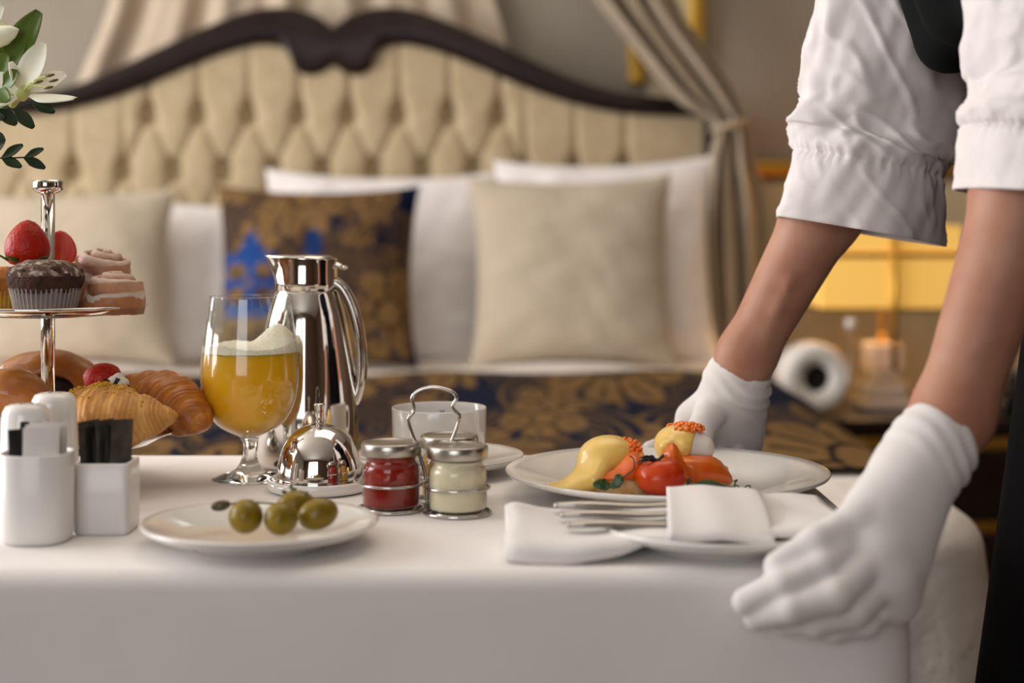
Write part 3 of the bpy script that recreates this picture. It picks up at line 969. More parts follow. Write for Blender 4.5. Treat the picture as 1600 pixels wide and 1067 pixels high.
add('bowl', lathe([tuple(q) for q in bowl], 72), 'glass_thin', gl)
stem = crom([(0, .0), (54 * k, .0003), (54.5 * k, .0014), (40 * k, .0050), (26 * k, gz(737)), (17 * k, gz(728)), (11.5 * k, gz(715)), (10 * k, gz(702)), (11 * k, gz(692)), (14 * k, gz(685.5)), (0, gz(684.5))], 5)
stem[:, 0] = np.maximum(stem[:, 0], 0); stem[:, 1] = np.maximum(stem[:, 1], 0); stem[0] = (0, 0); stem[-1, 0] = 0
add('stem_and_foot', lathe([tuple(q) for q in stem], 64), 'glass', gl)
jl = gz(551)
jp = [(0, gz(682.5))] + [(q[0] - .0010, q[1] + .0003) for q in outer[8:] if q[1] < jl - .001]
jr = jp[-1][0]
add('juice', lathe(jp + [(jr, jl), (jr * .6, jl), (0, jl)], 72), 'juice', gl)
def foam_mesh():
    nr, na = 22, 72
    V = [(0, 0, 0)]; Fc = []
    fx, fy = (433 - 390) * k, .004
    def top(x, y):
        r = np.hypot(x, y) / jr
        d2 = ((x - fx) / .019) ** 2 + ((y - fy) / .022) ** 2
        return jl + .0035 + .0225 * math.exp(-d2) + .004 * math.exp(-((x + .02) / .02) ** 2) + .0007 * math.sin(x * 900) * math.sin(y * 800)
    V[0] = (0, 0, top(0, 0))
    for i in range(1, nr + 1):
        for j in range(na):
            a = 2 * PI * j / na; r = jr * i / nr * 1.0
            x, y = r * math.cos(a), r * math.sin(a)
            V.append((x, y, top(x, y)))
    for j in range(na): Fc.append([0, 1 + j, 1 + (j + 1) % na])
    for i in range(nr - 1):
        for j in range(na):
            a = 1 + i * na + j; b = 1 + i * na + (j + 1) % na
            Fc.append([a, a + na, b + na, b])
    base = len(V)
    for j in range(na):
        a = 2 * PI * j / na; V.append((jr * math.cos(a), jr * math.sin(a), jl - .0015))
    for j in range(na):
        l = (j + 1) % na
        Fc.append([1 + (nr - 1) * na + j, base + j, base + l, 1 + (nr - 1) * na + l])
    return np.array(V), Fc
add('foam', foam_mesh(), 'foam', gl)

# ---------------- steel vacuum jug
JX, JY = (479 - 800) / F * 1.535, 1.535
k = 1.535 / F
def jz(py): return (725 - py) * k
jug = thing('vacuum_jug', 'tall polished steel vacuum jug behind the juice glass', 'jug', (JX, JY, TZ))
body = crom([(70 * k, 0), (79 * k, .0015), (81 * k, .006), (81 * k, jz(690)), (80 * k, jz(640)), (76 * k, jz(590)), (69 * k, jz(540)), (59 * k, jz(490)), (49 * k, jz(458)), (46 * k, jz(454))], 6)
add('body', lathe([(0, 0)] + [tuple(q) for q in body] + [(0, jz(454))], 96), 'chrome', jug)
# collar with a pouring lip towards the left
def collar():
    rows = [(454, 46, 0), (453, 48, 0), (440, 47.5, 1), (425, 47, 6), (412, 47, 12), (404, 47.5, 16), (401, 48, 18)]
    V, Fc = [], []
    n = 64
    for py, r, lip in rows:
        for j in range(n):
            a = 2 * PI * j / n
            l = max(0, math.cos(a - PI)) ** 3
            rise = (math.cos(a - PI) * 0.5 + .5) * (454 - py) / 53 * 6 - 3 * (454 - py) / 53
            V.append(((r + lip * l) * k * math.cos(a), r * k * math.sin(a), jz(py - rise)))
    for i in range(len(rows) - 1):
        for j in range(n):
            l = (j + 1) % n
            Fc.append([i * n + j, i * n + l, (i + 1) * n + l, (i + 1) * n + j])
    # rim, inner wall and lid plate
    b = len(V)
    for j in range(n):
        x, y, z = V[(len(rows) - 1) * n + j]; V.append((x * .95, y * .95, z - .0005))
    for j in range(n):
        x, y, z = V[(len(rows) - 1) * n + j]; V.append((x * .86, y * .86, z - .003))
    for j in range(n):
        l = (j + 1) % n
        Fc.append([(len(rows) - 1) * n + j, (len(rows) - 1) * n + l, b + l, b + j])
        Fc.append([b + j, b + l, b + n + l, b + n + j])
    Fc.append([b + n + j for j in range(n)])
    return np.array(V), Fc
add('collar', collar(), 'chrome', jug)
add('lid', move(lathe([(0, 0), (38 * k, 0), (40 * k, .002), (34 * k, .005), (0, .006)], 48), (0.002, 0, jz(407))), 'chrome', jug)
add('thumb_lever', tube(crom([(20 * k, 0, jz(408)), (45 * k, 0, jz(412)), (56 * k, 0, jz(417)), (64 * k, 0, jz(418))], 6), [.006] * 12 + [.005] * 4 + [.003] * 3, 12, flat=.45), 'chrome', jug)
hp = crom([(44 * k, 0, jz(440)), (58 * k, 0, jz(452)), (72 * k, 0, jz(480)), (82 * k, 0, jz(520)), (86 * k, 0, jz(560)), (84 * k, 0, jz(595)), (76 * k, 0, jz(622)), (70 * k, 0, jz(628))], 6)
add('handle', tube(hp, .0095, 16, flat=.62, up=(1, 0, 0)), 'chrome', jug)

# ---------------- small cloche on a saucer
DX, DY = (499 - 800) / F * 1.385, 1.385
plate_ = tag(add('butter_dish', lathe([(0, .0), (.040, 0), (.0455, .002), (.047, .006), (.0465, .0105), (.0455, .0112), (.042, .0108), (.0405, .0085), (0, .0085)], 72), 'porcelain'),
             'round white butter dish under the chrome dome', 'dish')
plate_.location = (DX, DY, TZ)
k = 1.385 / F
cl = thing('cloche', 'small mirror-polished dome cover on the white butter dish', 'cloche', (DX, DY, TZ + .0088))
R = .0385
dome = [(R - .004, .0), (R + .0005, .0), (R + .0012, .0012), (R, .0025)] + [(R * math.cos(a) ** .85, .0025 + .0485 * math.sin(a)) for a in np.linspace(.03, PI / 2 - .04, 26)] + [(0, .051)]
inn = [(r * .965, max(z - .0012, 0)) for r, z in dome]
add('dome', lathe(dome, 96), 'chrome', cl)
add('knob', lathe([(0, .050), (.0038, .0502), (.0036, .055), (.0040, .062), (.0050, .0675), (.0054, .0685), (.0048, .0695), (0, .0697)], 32), 'chrome', cl)

# ---------------- condiment caddy with three jars
mat('ketchup', srgb(150, 24, 2), .3, col2=srgb(128, 14, 1), nscale=40, spec=.3)
mat('mustard', srgb(190, 140, 30), .5, col2=srgb(160, 110, 20), nscale=60)
mat('mayonnaise', srgb(226, 216, 186), .4, col2=srgb(220, 208, 174), nscale=40, sss=.2)
JARS = [(-.1015, 1.290, 'ketchup', 'little glass jar of red ketchup with a steel lid'), (-.0450, 1.272, 'mayonnaise', 'little glass jar of cream mayonnaise with a steel lid'), (-.0545, 1.333, 'mustard', 'little glass jar of mustard behind the cream-filled jar')]
CAX, CAY = -.069, 1.300
jb = TZ + .0035
for (x, y, m, lab) in JARS:
    j = thing('condiment_jar', lab, 'jar', (x, y, jb), 'jars in the wire caddy')
    pf = crom([(.0195, 0), (.0232, .0012), (.0243, .005), (.0243, .028), (.0236, .034), (.0212, .0375), (.0212, .0405), (.0225, .0425), (.0212, .0445), (.0208, .050)], 4)
    add('glass_body', lathe([(0, 0)] + [tuple(q) for q in pf] + [(0, .0505)], 56), 'glass_thin', j)
    fill = [(q[0] - .0011, q[1]) for q in pf if .0015 < q[1] < (.0415 if m != 'ketchup' else .0475)]
    add('sauce', lathe([(0, .0016)] + fill + [(0, fill[-1][1] + .0003)], 48), m, j)
    add('lid', lathe([(.0225, .0435), (.0246, .0432), (.0252, .0440), (.0252, .0520), (.0244, .0536), (.0222, .0540), (.0215, .0532), (0, .0532)], 64), 'lid_steel', j)
cad = thing('condiment_caddy', 'chrome wire caddy with tall loop handle around three jars', 'caddy', (CAX, CAY, TZ))
def circ(x, y, z, r, n=40):
    return [(x + r * math.cos(a) - CAX, y + r * math.sin(a) - CAY, z) for a in np.linspace(0, 2 * PI, n, endpoint=False)]
for (x, y, m, lab) in JARS:
    add('upper_ring', tube(circ(x, y, .0225, .0262), .0013, 8, closed=True), 'chrome_wire', cad)
    add('base_ring', tube(circ(x, y, .0016, .0205), .0015, 8, closed=True), 'chrome_wire', cad)
    add('outer_base_ring', tube(circ(x, y, .0018, .0272), .0016, 8, closed=True), 'chrome_wire', cad)
hpx = [(667, 795), (666, 765), (664, 738), (650, 695), (638, 657), (647, 641), (644, 621), (657, 609), (680, 605), (706, 612), (713, 622), (707, 637), (718, 653), (703, 696), (688, 738), (678, 765), (676, 795)]
hp = []
for q in hpx:
    w = P(q[0], q[1], CAY); hp.append((w.x - CAX, 0.0, max(w.z - TZ, .002)))
add('handle', tube(crom(hp, 5), .00165, 10, up=(0, 1, 0)), 'chrome_wire', cad)
for (x, y, m, lab) in JARS:
    dx, dy = x - CAX, y - CAY; L = math.hypot(dx, dy)
    add('spoke', tube([(0, 0, .0015), (dx * .5, dy * .5, .0015), (dx, dy, .0015)], .0014, 8), 'chrome_wire', cad)
    add('ring_strut', tube([(dx * (L - .0262) / L, dy * (L - .0262) / L, .0225), (dx * .06, dy * .06, .0225)], .0013, 8), 'chrome_wire', cad)

# ---------------- coffee cup and saucer
UX, UY = (686 - 800) / F * 1.487, 1.487
sc_ = plate_obj('saucer', UX, UY, .0825, .017, 'white saucer under the plain cup behind the jars', well=.04, foot=.035)
cup = thing('coffee_cup', 'plain white straight-sided cup behind the jar caddy', 'cup', (UX, UY, TZ + .0076))
add('body', lathe([(0, .0), (.026, 0), (.028, .001), (.036, .006), (.0425, .014), (.0452, .024), (.0458, .054), (.0455, .0555), (.0445, .0548), (.0438, .024), (.041, .015), (.034, .008), (0, .005)], 72), 'porcelain', cup)
add('handle', tube(crom([(.0, .044, .046), (.002, .062, .047), (.003, .068, .034), (.002, .060, .020), (0, .043, .018)], 6), .0035, 10), 'porcelain', cup)
add('coffee', lathe([(0, .040), (.0438, .040), (0, .0403)], 48), 'void_dark', cup)

# ---------------- sugar holder with sachets, square holder, two shakers
mat('sachet_white', srgb(228, 222, 216), .6, col2=srgb(220, 213, 206), nscale=40)
mat('sachet_black', srgb(26, 24, 23), .4, col2=srgb(40, 37, 34), nscale=40)
mat('sachet_grey', srgb(92, 88, 78), .35, metal=.4, col2=srgb(66, 62, 56), nscale=60)
def superell(r, z, n=64, e=3.2):
    out = []
    for i in range(n):
        a = 2 * PI * i / n; c, s = math.cos(a), math.sin(a)
        q = (abs(c) ** e + abs(s) ** e) ** (-1 / e)
        out.append((r * q * c, r * q * s, z))
    return out
def pot(rows, e=3.2, n=64):
    V, Fc = [], []
    for r, z in rows: V += superell(max(r, 1e-5), z, n, e)
    for i in range(len(rows) - 1):
        for j in range(n):
            l = (j + 1) % n
            Fc.append([i * n + j, i * n + l, (i + 1) * n + l, (i + 1) * n + j])
    return np.array(V), Fc
SUX, SUY, SUH = (58 - 800) / F * 1.165, 1.165, .0675
su = tag(add('sugar_pot', pot([(0, .0), (.0225, 0), (.0250, .002), (.0258, .006), (.0266, SUH - .001), (.0262, SUH), (.0246, SUH), (.0242, SUH - .002), (.0236, .006), (0, .005)], 2.6), 'porcelain_matt'),
         'rounded white porcelain pot of sugar sachets at the front left', 'pot')
su.location = (SUX, SUY, TZ)
def sachet(w, h, t=.0016):
    def fn(U, W):
        x = (U - .5) * w; z = W * h
        y = -t * np.sin(PI * U) ** .5 * np.sin(PI * W) ** .5
        return x, y, z
    a = grid(fn, 9, 9); b = grid(lambda U, W: (lambda q: (q[0], -q[1], q[2]))(fn(U, W)), 9, 9)
    return join(a, (b[0], [q[::-1] for q in b[1]]))
def put_sachet(x, y, z, w, h, m, rot, label, grp):
    o = add('sugar_sachet', sachet(w, h), m); o.location = (x, y, z); o.rotation_euler = rot
    return tag(o, label, 'sachet', grp)
sb = TZ + .0058
for i, (dx, dy, h, m, rz, ry, lab) in enumerate((
        (.006, -.0135, .0815, 'sachet_white', .05, .03, 'frontmost white sugar sachet in the rounded pot'),
        (.0065, -.009, .083, 'sachet_white', -.04, .02, 'second white sugar sachet in the rounded pot'),
        (.007, -.004, .0845, 'sachet_white', .02, .04, 'third white sugar sachet in the rounded pot'),
        (.0075, .001, .083, 'sachet_white', -.05, .05, 'rearmost white sugar sachet in the rounded pot'),
        (-.009, -.0075, .080, 'sachet_black', .5, -.06, 'front black sachet at the left of the rounded pot'),
        (-.0095, .002, .084, 'sachet_black', .45, .10, 'rear black sachet at the left of the rounded pot'))):
    put_sachet(SUX + dx, SUY + dy, sb, .027 if 'white' in m else .016, h, m, (0, ry * .5, rz), lab, 'sachets in the rounded pot')
SQX, SQY, SQH, SQA = (166 - 800) / F * 1.20, 1.203, .0553, .0212
def sqpot(rows): return pot([(r, z) for r, z in rows], 12.0, 96)
sq = tag(add('sachet_holder', sqpot([(0, 0), (SQA - .002, 0), (SQA, .002), (SQA, SQH - .001), (SQA - .0008, SQH), (SQA - .0022, SQH), (SQA - .003, SQH - .001), (SQA - .003, .004), (0, .004)]), 'porcelain_matt'),
         'square white porcelain holder with dark sachets beside the olive plate', 'holder')
sq.location = (SQX, SQY, TZ)
for i, (dx, lean, yaw, m, pos) in enumerate(((-.0095, -.15, .8, 'sachet_grey', 'leftmost'), (-.0070, -.08, .9, 'sachet_black', 'second from the left'), (-.004, -.02, 1.1, 'sachet_black', 'third from the left'), (-.0005, -.06, 1.0, 'sachet_grey', 'in the middle'),
                                      (.0035, .06, 1.15, 'sachet_black', 'third from the right'), (.0055, .08, .9, 'sachet_black', 'second from the right'), (.0080, .13, .75, 'sachet_grey', 'rightmost'))):
    put_sachet(SQX + dx, SQY - .001 + (i % 2) * .002, TZ + .0045, .019, .0825 - .005 * (i % 3), m, (0, lean * .45, yaw),
               'thin dark sachet, %s in the square white holder' % pos, 'dark sachets in the square holder')
def shaker(px, Y, H_, label):
    o = thing('shaker', label, 'shaker', ((px - 800) / F * Y, Y, TZ), 'salt and pepper shakers')
    add('body', lathe([(0, 0), (.018, 0), (.0212, .002), (.0215, .006), (.0190, H_ - .014), (.0180, H_ - .006), (.0155, H_ - .0015), (.011, H_), (0, H_ + .0003)], 48), 'porcelain', o)
    for a in range(3):
        add('hole', lathe([(0, H_ + .0002), (.0012, H_ + .0004), (0, H_ + .0006)], 10, .005 * math.cos(a * 2.1), .005 * math.sin(a * 2.1)), 'void_dark', o)
shaker(40, 1.235, .0955, 'shorter-looking white shaker at the left behind the sugar pot')
shaker(84, 1.290, .0985, 'white shaker at the right between sugar pot and pastries')

# ------------------------------------------------------------------ tiered stand with pastries
SXX, SYY = -.429, 1.42
ts = thing('tiered_stand', 'two-tier polished steel cake stand loaded with pastries', 'cake stand', (SXX, SYY, TZ))
Z1, Z2 = .050, .165       # rim heights
def dish(r, zr, d):
    return lathe([(.0, zr - d - .0012), (r * .60, zr - d - .0012), (r * .80, zr - d + .001), (r * .93, zr - .004), (r - .002, zr - .0018), (r, zr), (r - .0015, zr + .0014), (r - .005, zr + .0006),
                  (r * .92, zr - .002), (r * .79, zr - d + .0025), (r * .60, zr - d), (0, zr - d)], 96)
add('lower_tray', dish(.121, Z1, .013), 'chrome', ts)
add('upper_tray', dish(.0905, Z2, .008), 'chrome', ts)
add('foot', lathe([(0, 0), (.062, 0), (.063, .003), (.03, .010), (.012, .022), (.009, Z1 - .0145), (0, Z1 - .0142)], 64), 'chrome', ts)
add('post', tube([(0, 0, Z1 - .013), (0, 0, .270)], .0063, 24), 'chrome', ts)
add('post_cap', lathe([(0, .268), (.0085, .2685), (.0132, .2715), (.0138, .2745), (.0138, .2785), (.0128, .2805), (0, .2810)], 48), 'chrome', ts)
F1, F2 = TZ + Z1 - .013, TZ + Z2 - .008

mat('choc_cake', srgb(74, 44, 30), .9, col2=srgb(50, 28, 18), nscale=90, bump=1.0, bscale=260, bdist=.003)
mat('choc_sugar', srgb(92, 66, 52), .95, col2=srgb(205, 190, 175), nscale=170, bump=1.0, bscale=260, bdist=.003, ramp=(.48, .72))
mat('paper_case', srgb(150, 138, 130), .8, col2=srgb(132, 120, 112), nscale=60)
mat('paper_yellow', srgb(200, 150, 50), .8, col2=srgb(180, 130, 40), nscale=60)
mat('tart_cake', srgb(196, 128, 44), .7, col2=srgb(150, 84, 26), nscale=70, bump=.6, bscale=200)
mat('strawberry', srgb(186, 34, 8), .35, col2=srgb(160, 18, 4), nscale=50, coat=.05, bump=.7, bscale=330, bdist=.0015, spec=.3)
mat('strawberry_cut', srgb(206, 60, 26), .35, col2=srgb(190, 40, 20), nscale=60, coat=.3, sss=.2)
mat('seed', srgb(220, 170, 70), .5, col2=srgb(200, 150, 60), nscale=60)
mat('leaf_green', srgb(70, 92, 34), .5, col2=srgb(50, 72, 24), nscale=60)
mat('roll_dough', (1, 1, 1, 1), .55, vcol=True, col2=(.82, .8, .78, 1), nscale=90, bump=.5, bscale=180, coat=.15)
mat('crust', (1, 1, 1, 1), .42, vcol=True, col2=(.62, .55, .45, 1), nscale=42, bump=.5, bscale=130, coat=.2, ramp=(.3, .75), sss=.08)
mat('crust_light', (1, 1, 1, 1), .6, vcol=True, col2=(.72, .62, .5, 1), nscale=60, bump=.8, bscale=150, ramp=(.3, .8), sss=.08)
mat('crust_bun', srgb(204, 134, 60), .35, col2=srgb(150, 82, 30), nscale=26, bump=.3, bscale=90, coat=.35, ramp=(.3, .75))
mat('choc_dark', srgb(34, 20, 15), .5, col2=srgb(24, 14, 10), nscale=60, bump=.5, bscale=150)
mat('zest', srgb(214, 170, 40), .7, col2=srgb(190, 146, 30), nscale=200)
mat('cream', srgb(232, 226, 212), .5, col2=srgb(226, 218, 202), nscale=40, sss=.2)

def muffin(px, Y, rt, h, case, cake, label, dust=True):
    o = thing('muffin', label, 'muffin', ((px - 800) / F * Y, Y, F2))
    rb = rt * .78
    ch = h * .52
    nple = 44
    def pleat(a, z): return 1 + .022 * math.sin(a * nple)
    add('paper_case', lathe([(0, .0), (rb, .0), (rb * 1.02, .001), (rt * .965, ch), (rt * .94, ch), (rb * .97, .003), (0, .002)], nple * 6, wob=lambda a, z: 1 + .028 * math.sin(a * nple) if z > .0005 else 1), case, o)
    prof = crom([(rt * .93, ch - .004), (rt * 1.0, ch + .002), (rt * 1.045, ch + .007), (rt * 1.02, ch + .013), (rt * .88, h - .006), (rt * .62, h - .0015), (rt * .3, h)], 5)
    v, f = lathe([(0, ch - .006)] + [tuple(q) for q in prof] + [(0, h + .0004)], 72)
    n = noise3(v[:, 0], v[:, 1], v[:, 2], 55, 5) * .0011 + noise3(v[:, 0], v[:, 1], v[:, 2], 130, 9) * .0005
    r = np.linalg.norm(v[:, :2], axis=1, keepdims=True) + 1e-6
    v2 = v.copy(); v2[:, :2] += v[:, :2] / r * n[:, None]; v2[:, 2] += n * (v[:, 2] > ch + .006)
    add('cake', (v2, f), cake, o)
    if dust:
        top = [q for q in prof if q[1] > ch + .0105]
        v, f = lathe([(q[0], q[1]) for q in top] + [(0, h + .0004)], 72)
        n = noise3(v[:, 0], v[:, 1], v[:, 2], 55, 5) * .0011 + noise3(v[:, 0], v[:, 1], v[:, 2], 130, 9) * .0005
        v[:, 2] += n + .0004
        add('sugar_dusting', (v, f), 'choc_sugar', o)
    return o
muffin(71, 1.372, .0322, .0505, 'paper_case', 'choc_cake', 'chocolate muffin dusted with sugar on the upper tray')
muffin(8, 1.425, .0300, .043, 'paper_yellow', 'tart_cake', 'yellow-cased cake at the left edge under the upright strawberry', dust=False)
muffin(104, 1.474, .0250, .040, 'paper_yellow', 'tart_cake', 'small cake hidden behind the chocolate muffin under a strawberry half', dust=False)

def berry_mesh(r, h, n=40):
    pr = crom([(0.30 * r, -h * .48), (.8 * r, -h * .44), (1.0 * r, -h * .2), (.93 * r, h * .05), (.68 * r, h * .28), (.34 * r, h * .44)], 6)
    v, f = lathe([(0, -h * .47)] + [tuple(q) for q in pr] + [(0, h * .5)], n)
    return v, f
def seeds(r, h, n, parent, rot):
    vs = []
    for i in range(n):
        t = (i + .5) / n
        z = -.38 * h + .8 * h * t
        rr = np.interp(z, [-h * .44, -h * .2, h * .05, h * .28, h * .46], [.8 * r, r, .93 * r, .68 * r, .3 * r])
        a = i * 2.399
        v, f = lathe([(0, -1), (.7, -.5), (.8, 0), (.7, .5), (0, 1)], 6)
        vs.append(move((v * np.array([.0004, .0004, .0008]), f), (rr * math.cos(a), rr * math.sin(a), z)))
    o = add('seeds', move(join(*vs), rot=rot), 'seed', parent); o['kind'] = 'stuff'
def strawberry(px, py, Y, r, h, rot, label, leaf=None):
    o = thing('strawberry', label, 'strawberry', tuple(P(px, py, Y)), 'strawberries on the cake stand')
    v, f = berry_mesh(r, h)
    v = v * (1 + .02 * noise3(v[:, 0], v[:, 1], v[:, 2], 40, 2))[:, None]
    add('flesh', move((v, f), rot=rot), 'strawberry', o)
    seeds(r, h, 90, o, rot)
    if leaf:
        for a in leaf:
            b = np.array([math.cos(a) * r * .6, math.sin(a) * r * .6, -h * .46])
            q = b + np.array([math.cos(a) * r * .9, math.sin(a) * r * .9, h * .16])
            add('sepal', move(blade(b, q, r * .26, (0, 0, 1), .15, .3, 8, 3), rot=rot), 'leaf_green', o, solid=.0005)
    return o
strawberry(43, 379, 1.405, .0200, .0425, (.1, .05, 0), 'whole red strawberry standing point-up beside the steel post', leaf=(-2.6, -1.9, 2.4, -.6))
sb_ = thing('strawberry_half', 'orange-red strawberry half just right of the steel post', 'strawberry', tuple(P(94, 386, 1.452)), 'strawberries on the cake stand')
v, f = berry_mesh(.0155, .032)
v[:, 1] = np.maximum(v[:, 1], -.004) * .8
add('flesh', (v, f), 'strawberry_cut', sb_)

DOUGH, ICING, CINN = np.array(srgb(186, 122, 78)[:3]), np.array(srgb(224, 206, 190)[:3]), np.array(srgb(120, 62, 34)[:3])
def cinnamon_roll(px, Y, z, R, h, label, tilt=(0, 0, 0)):
    o = tag(add('cinnamon_roll', (np.zeros((3, 3)), [[0, 1, 2]]), 'roll_dough'), label, 'pastry', 'cinnamon rolls on the upper tray')
    na, nr, nz = 96, 46, 12
    V, C = [], []
    turns = 2.6
    def top(r, a):
        u = r / R * turns - a / (2 * PI)
        fr = u - math.floor(u)
        ridge = math.sin(PI * fr) ** .55
        dome = (1 - (r / R) ** 2) * .010
        return h - .008 + dome + .0068 * ridge - (.006 if r > R * .97 else 0), fr
    for i in range(nr + 1):
        r = R * max(i / nr, .001)
        for j in range(na):
            a = 2 * PI * j / na
            z_, fr = top(r, a)
            wob = 1 + .03 * math.sin(3 * a + 1)
            V.append((r * wob * math.cos(a), r * wob * math.sin(a), z_))
            ic = max(0, math.sin(PI * fr)) ** 1.3 * (1 if r < R * .95 else .4)
            c = CINN * (1 - min(1, math.sin(PI * fr) * 2.2)) + DOUGH * min(1, math.sin(PI * fr) * 2.2)
            C.append(c * (1 - ic * .85) + ICING * ic * .85)
    for i in range(1, nz + 1):
        t = i / nz
        for j in range(na):
            a = 2 * PI * j / na
            wob = 1 + .03 * math.sin(3 * a + 1)
            z0 = top(R, a)[0]
            bul = R * (1 + .06 * math.sin(PI * t)) * wob
            V.append((bul * math.cos(a), bul * math.sin(a), z0 * (1 - t)))
            drip = (.5 + .5 * math.sin(5 * a + 2 * math.sin(2 * a))) * .6
            C.append(ICING * .95 if t < .18 + drip * .35 else (DOUGH if t < .75 else DOUGH * .6))
    Fc = []
    for i in range(nr + nz):
        for j in range(na):
            l = (j + 1) % na
            Fc.append([i * na + j, (i + 1) * na + j, (i + 1) * na + l, i * na + l])
    v = np.array(V)
    v += (noise3(v[:, 0], v[:, 1], v[:, 2], 60, 4) * .0006)[:, None]
    v, _ = move((v, Fc), rot=tilt)
    me = raw_mesh('cinnamon_roll', v, Fc, True, np.array(C)); me.materials.append(MATS['roll_dough'])
    o.data = me
    o.location = ((px - 800) / F * Y, Y, z)
    return o
cinnamon_roll(178, 1.400, F2 + .0015, .0262, .030, 'lower iced cinnamon roll at the right rim of the upper tray', (0, .03, .4))
cinnamon_roll(153, 1.452, F2 + .003, .0265, .0490, 'taller iced cinnamon roll showing its spiral behind the chocolate muffin', (.20, -.08, 1.2))

def croissant(L, R, bend, seg=7, squash=.85, fib=0.0, seed=0, na=64, nt=180, light=(.66, .26, .038), dark=(.40, .11, .010), fibc=.5):
    V, Fc, C = [], [], []
    for i in range(nt + 1):
        t = i / nt
        s = (t - .5) * 2
        cx, cy = L * s * (1 - .08 * s * s), bend * (s * s)
        dx, dy = L, 2 * bend * s
        d = math.hypot(dx, dy); nx, ny = -dy / d, dx / d
        for j in range(na):
            a = 2 * PI * j / na
            te = t + .02 * math.sin(a)
            q = te * seg + .5
            fr = q - math.floor(q)
            env = max(1e-3, 1 - abs(s) ** 2.4) ** .62 * (.80 + .20 * math.cos(PI * s * .9))
            edge = .13 * (1 - abs(2 * fr - 1) ** 2.5) - .10
            r = R * env * (1 + edge)
            r *= 1 + fib * math.sin(te * seg * 24 + 3 * math.sin(a * 3) + 4 * math.sin(t * 13 + seed)) + .02 * math.sin(5 * a + seed + 9 * t)
            V.append((cx + nx * r * math.cos(a), cy + ny * r * math.cos(a), r * squash * math.sin(a)))
            w = (1 - abs(2 * fr - 1) ** 1.5) * .75 + .25 * math.sin(te * seg * 40 + 3 * math.sin(a * 3 + 7 * t)) * fibc
            C.append(np.array(light) * (1 - w) + np.array(dark) * w)
    for i in range(nt):
        for j in range(na):
            l = (j + 1) % na
            Fc.append([i * na + j, i * na + l, (i + 1) * na + l, (i + 1) * na + j])
    Fc.append(list(range(na))[::-1]); Fc.append([nt * na + j for j in range(na)])
    v = np.array(V)
    v += (noise3(v[:, 0], v[:, 1], v[:, 2], 45, seed) * .0009)[:, None]
    v[:, 2] -= v[:, 2].min()
    return v, [q[::-1] for q in Fc], np.array(C)
rv_, rf_, rc_ = croissant(.062, .0335, -.012, 7, .82, .012, 3)
cr = tag(add('croissant', move((rv_, rf_), rot=(0, .04, -.10)), 'crust', cols=rc_), 'deep brown glazed croissant at the right rim of the lower tray', 'croissant', 'croissants on the lower tray')
cr.location = ((245 - 800) / F * 1.425, 1.432, F1 + .010)
cr.rotation_euler = (0, .28, -.35)
cf = thing('croissant', 'pale flaky croissant with yellow zest at the front of the lower tray', 'croissant', ((160 - 800) / F * 1.352, 1.358, F1 + .001), 'croissants on the lower tray', rotz=-.06)
cv, cfc, cc_ = croissant(.066, .042, .018, 6, .80, .014, 8, light=(.80, .45, .14), dark=(.58, .25, .05), fibc=1.0)
cv[:, 2] *= .88
add('crust', (cv, cfc), 'crust_light', cf, cols=cc_)
zs = []
for i in range(130):
    x = random.gauss(.0, .015); y = random.gauss(-.006, .008)
    near = np.argmin((cv[:, 0] - x) ** 2 + (cv[:, 1] - y) ** 2 - cv[:, 2] * .01)
    p = cv[near]
    if p[2] < .027: continue
    s = random.uniform(.0006, .0012)
    v, f = box(-s, s, -s, s, -s * .6, s * .6)
    zs.append(move((v, f), p + np.array([0, 0, .0003]), rot=(random.random() * 3, random.random() * 3, random.random() * 3)))
zo = add('zest_crumbs', join(*zs), 'zest', cf); zo['kind'] = 'stuff'

def bun(px, py, Y, r, label, rot=0.0, hole=False):
    f_ = Field((-r[0] - .01, -r[1] - .01, -r[2] - .01), (r[0] + .01, r[1] + .01, r[2] + .01), .0022)
    f_.ell((0, 0, 0), r, k=0)
    f_.disp(lambda X, Y_, Z: -.0016 * noise3(X, Y_, Z, 26, 4) - .0006 * noise3(X, Y_, Z, 70, 6))
    v, q = f_.mesh()
    o = add('bun', move((v, q.tolist()), rot=(0, rot, 0)), 'crust_bun')
    o.location = P(px, py, Y)
    return tag(o, label, 'bun', 'glazed buns on the lower tray')
bun(18, 615, 1.358, (.034, .028, .022), 'glazed golden bun at the left edge of the lower tray', .15)
# the big bun at the back, open at the front over a dark filling
bb = thing('filled_bun', 'long golden bun with dark chocolate filling behind the steel post', 'bun', tuple(P(72, 590, 1.480)), 'glazed buns on the lower tray')
f_ = Field((-.06, -.045, -.045), (.06, .045, .04), .0022)
f_.ell((0, .004, .0), (.050, .030, .0265), k=0)
f_.ell((.004, -.034, -.012), (.036, .030, .019), cutaway=True)
f_.disp(lambda X, Y_, Z: -.0012 * noise3(X, Y_, Z, 26, 4))
v, q = f_.mesh()
add('crust', (v, q.tolist()), 'crust_bun', bb)
f_ = Field((-.06, -.045, -.045), (.06, .045, .04), .0022)
f_.ell((.002, .000, -.010), (.040, .024, .018), k=0)
v, q = f_.mesh()
add('filling', (v, q.tolist()), 'choc_dark', bb)
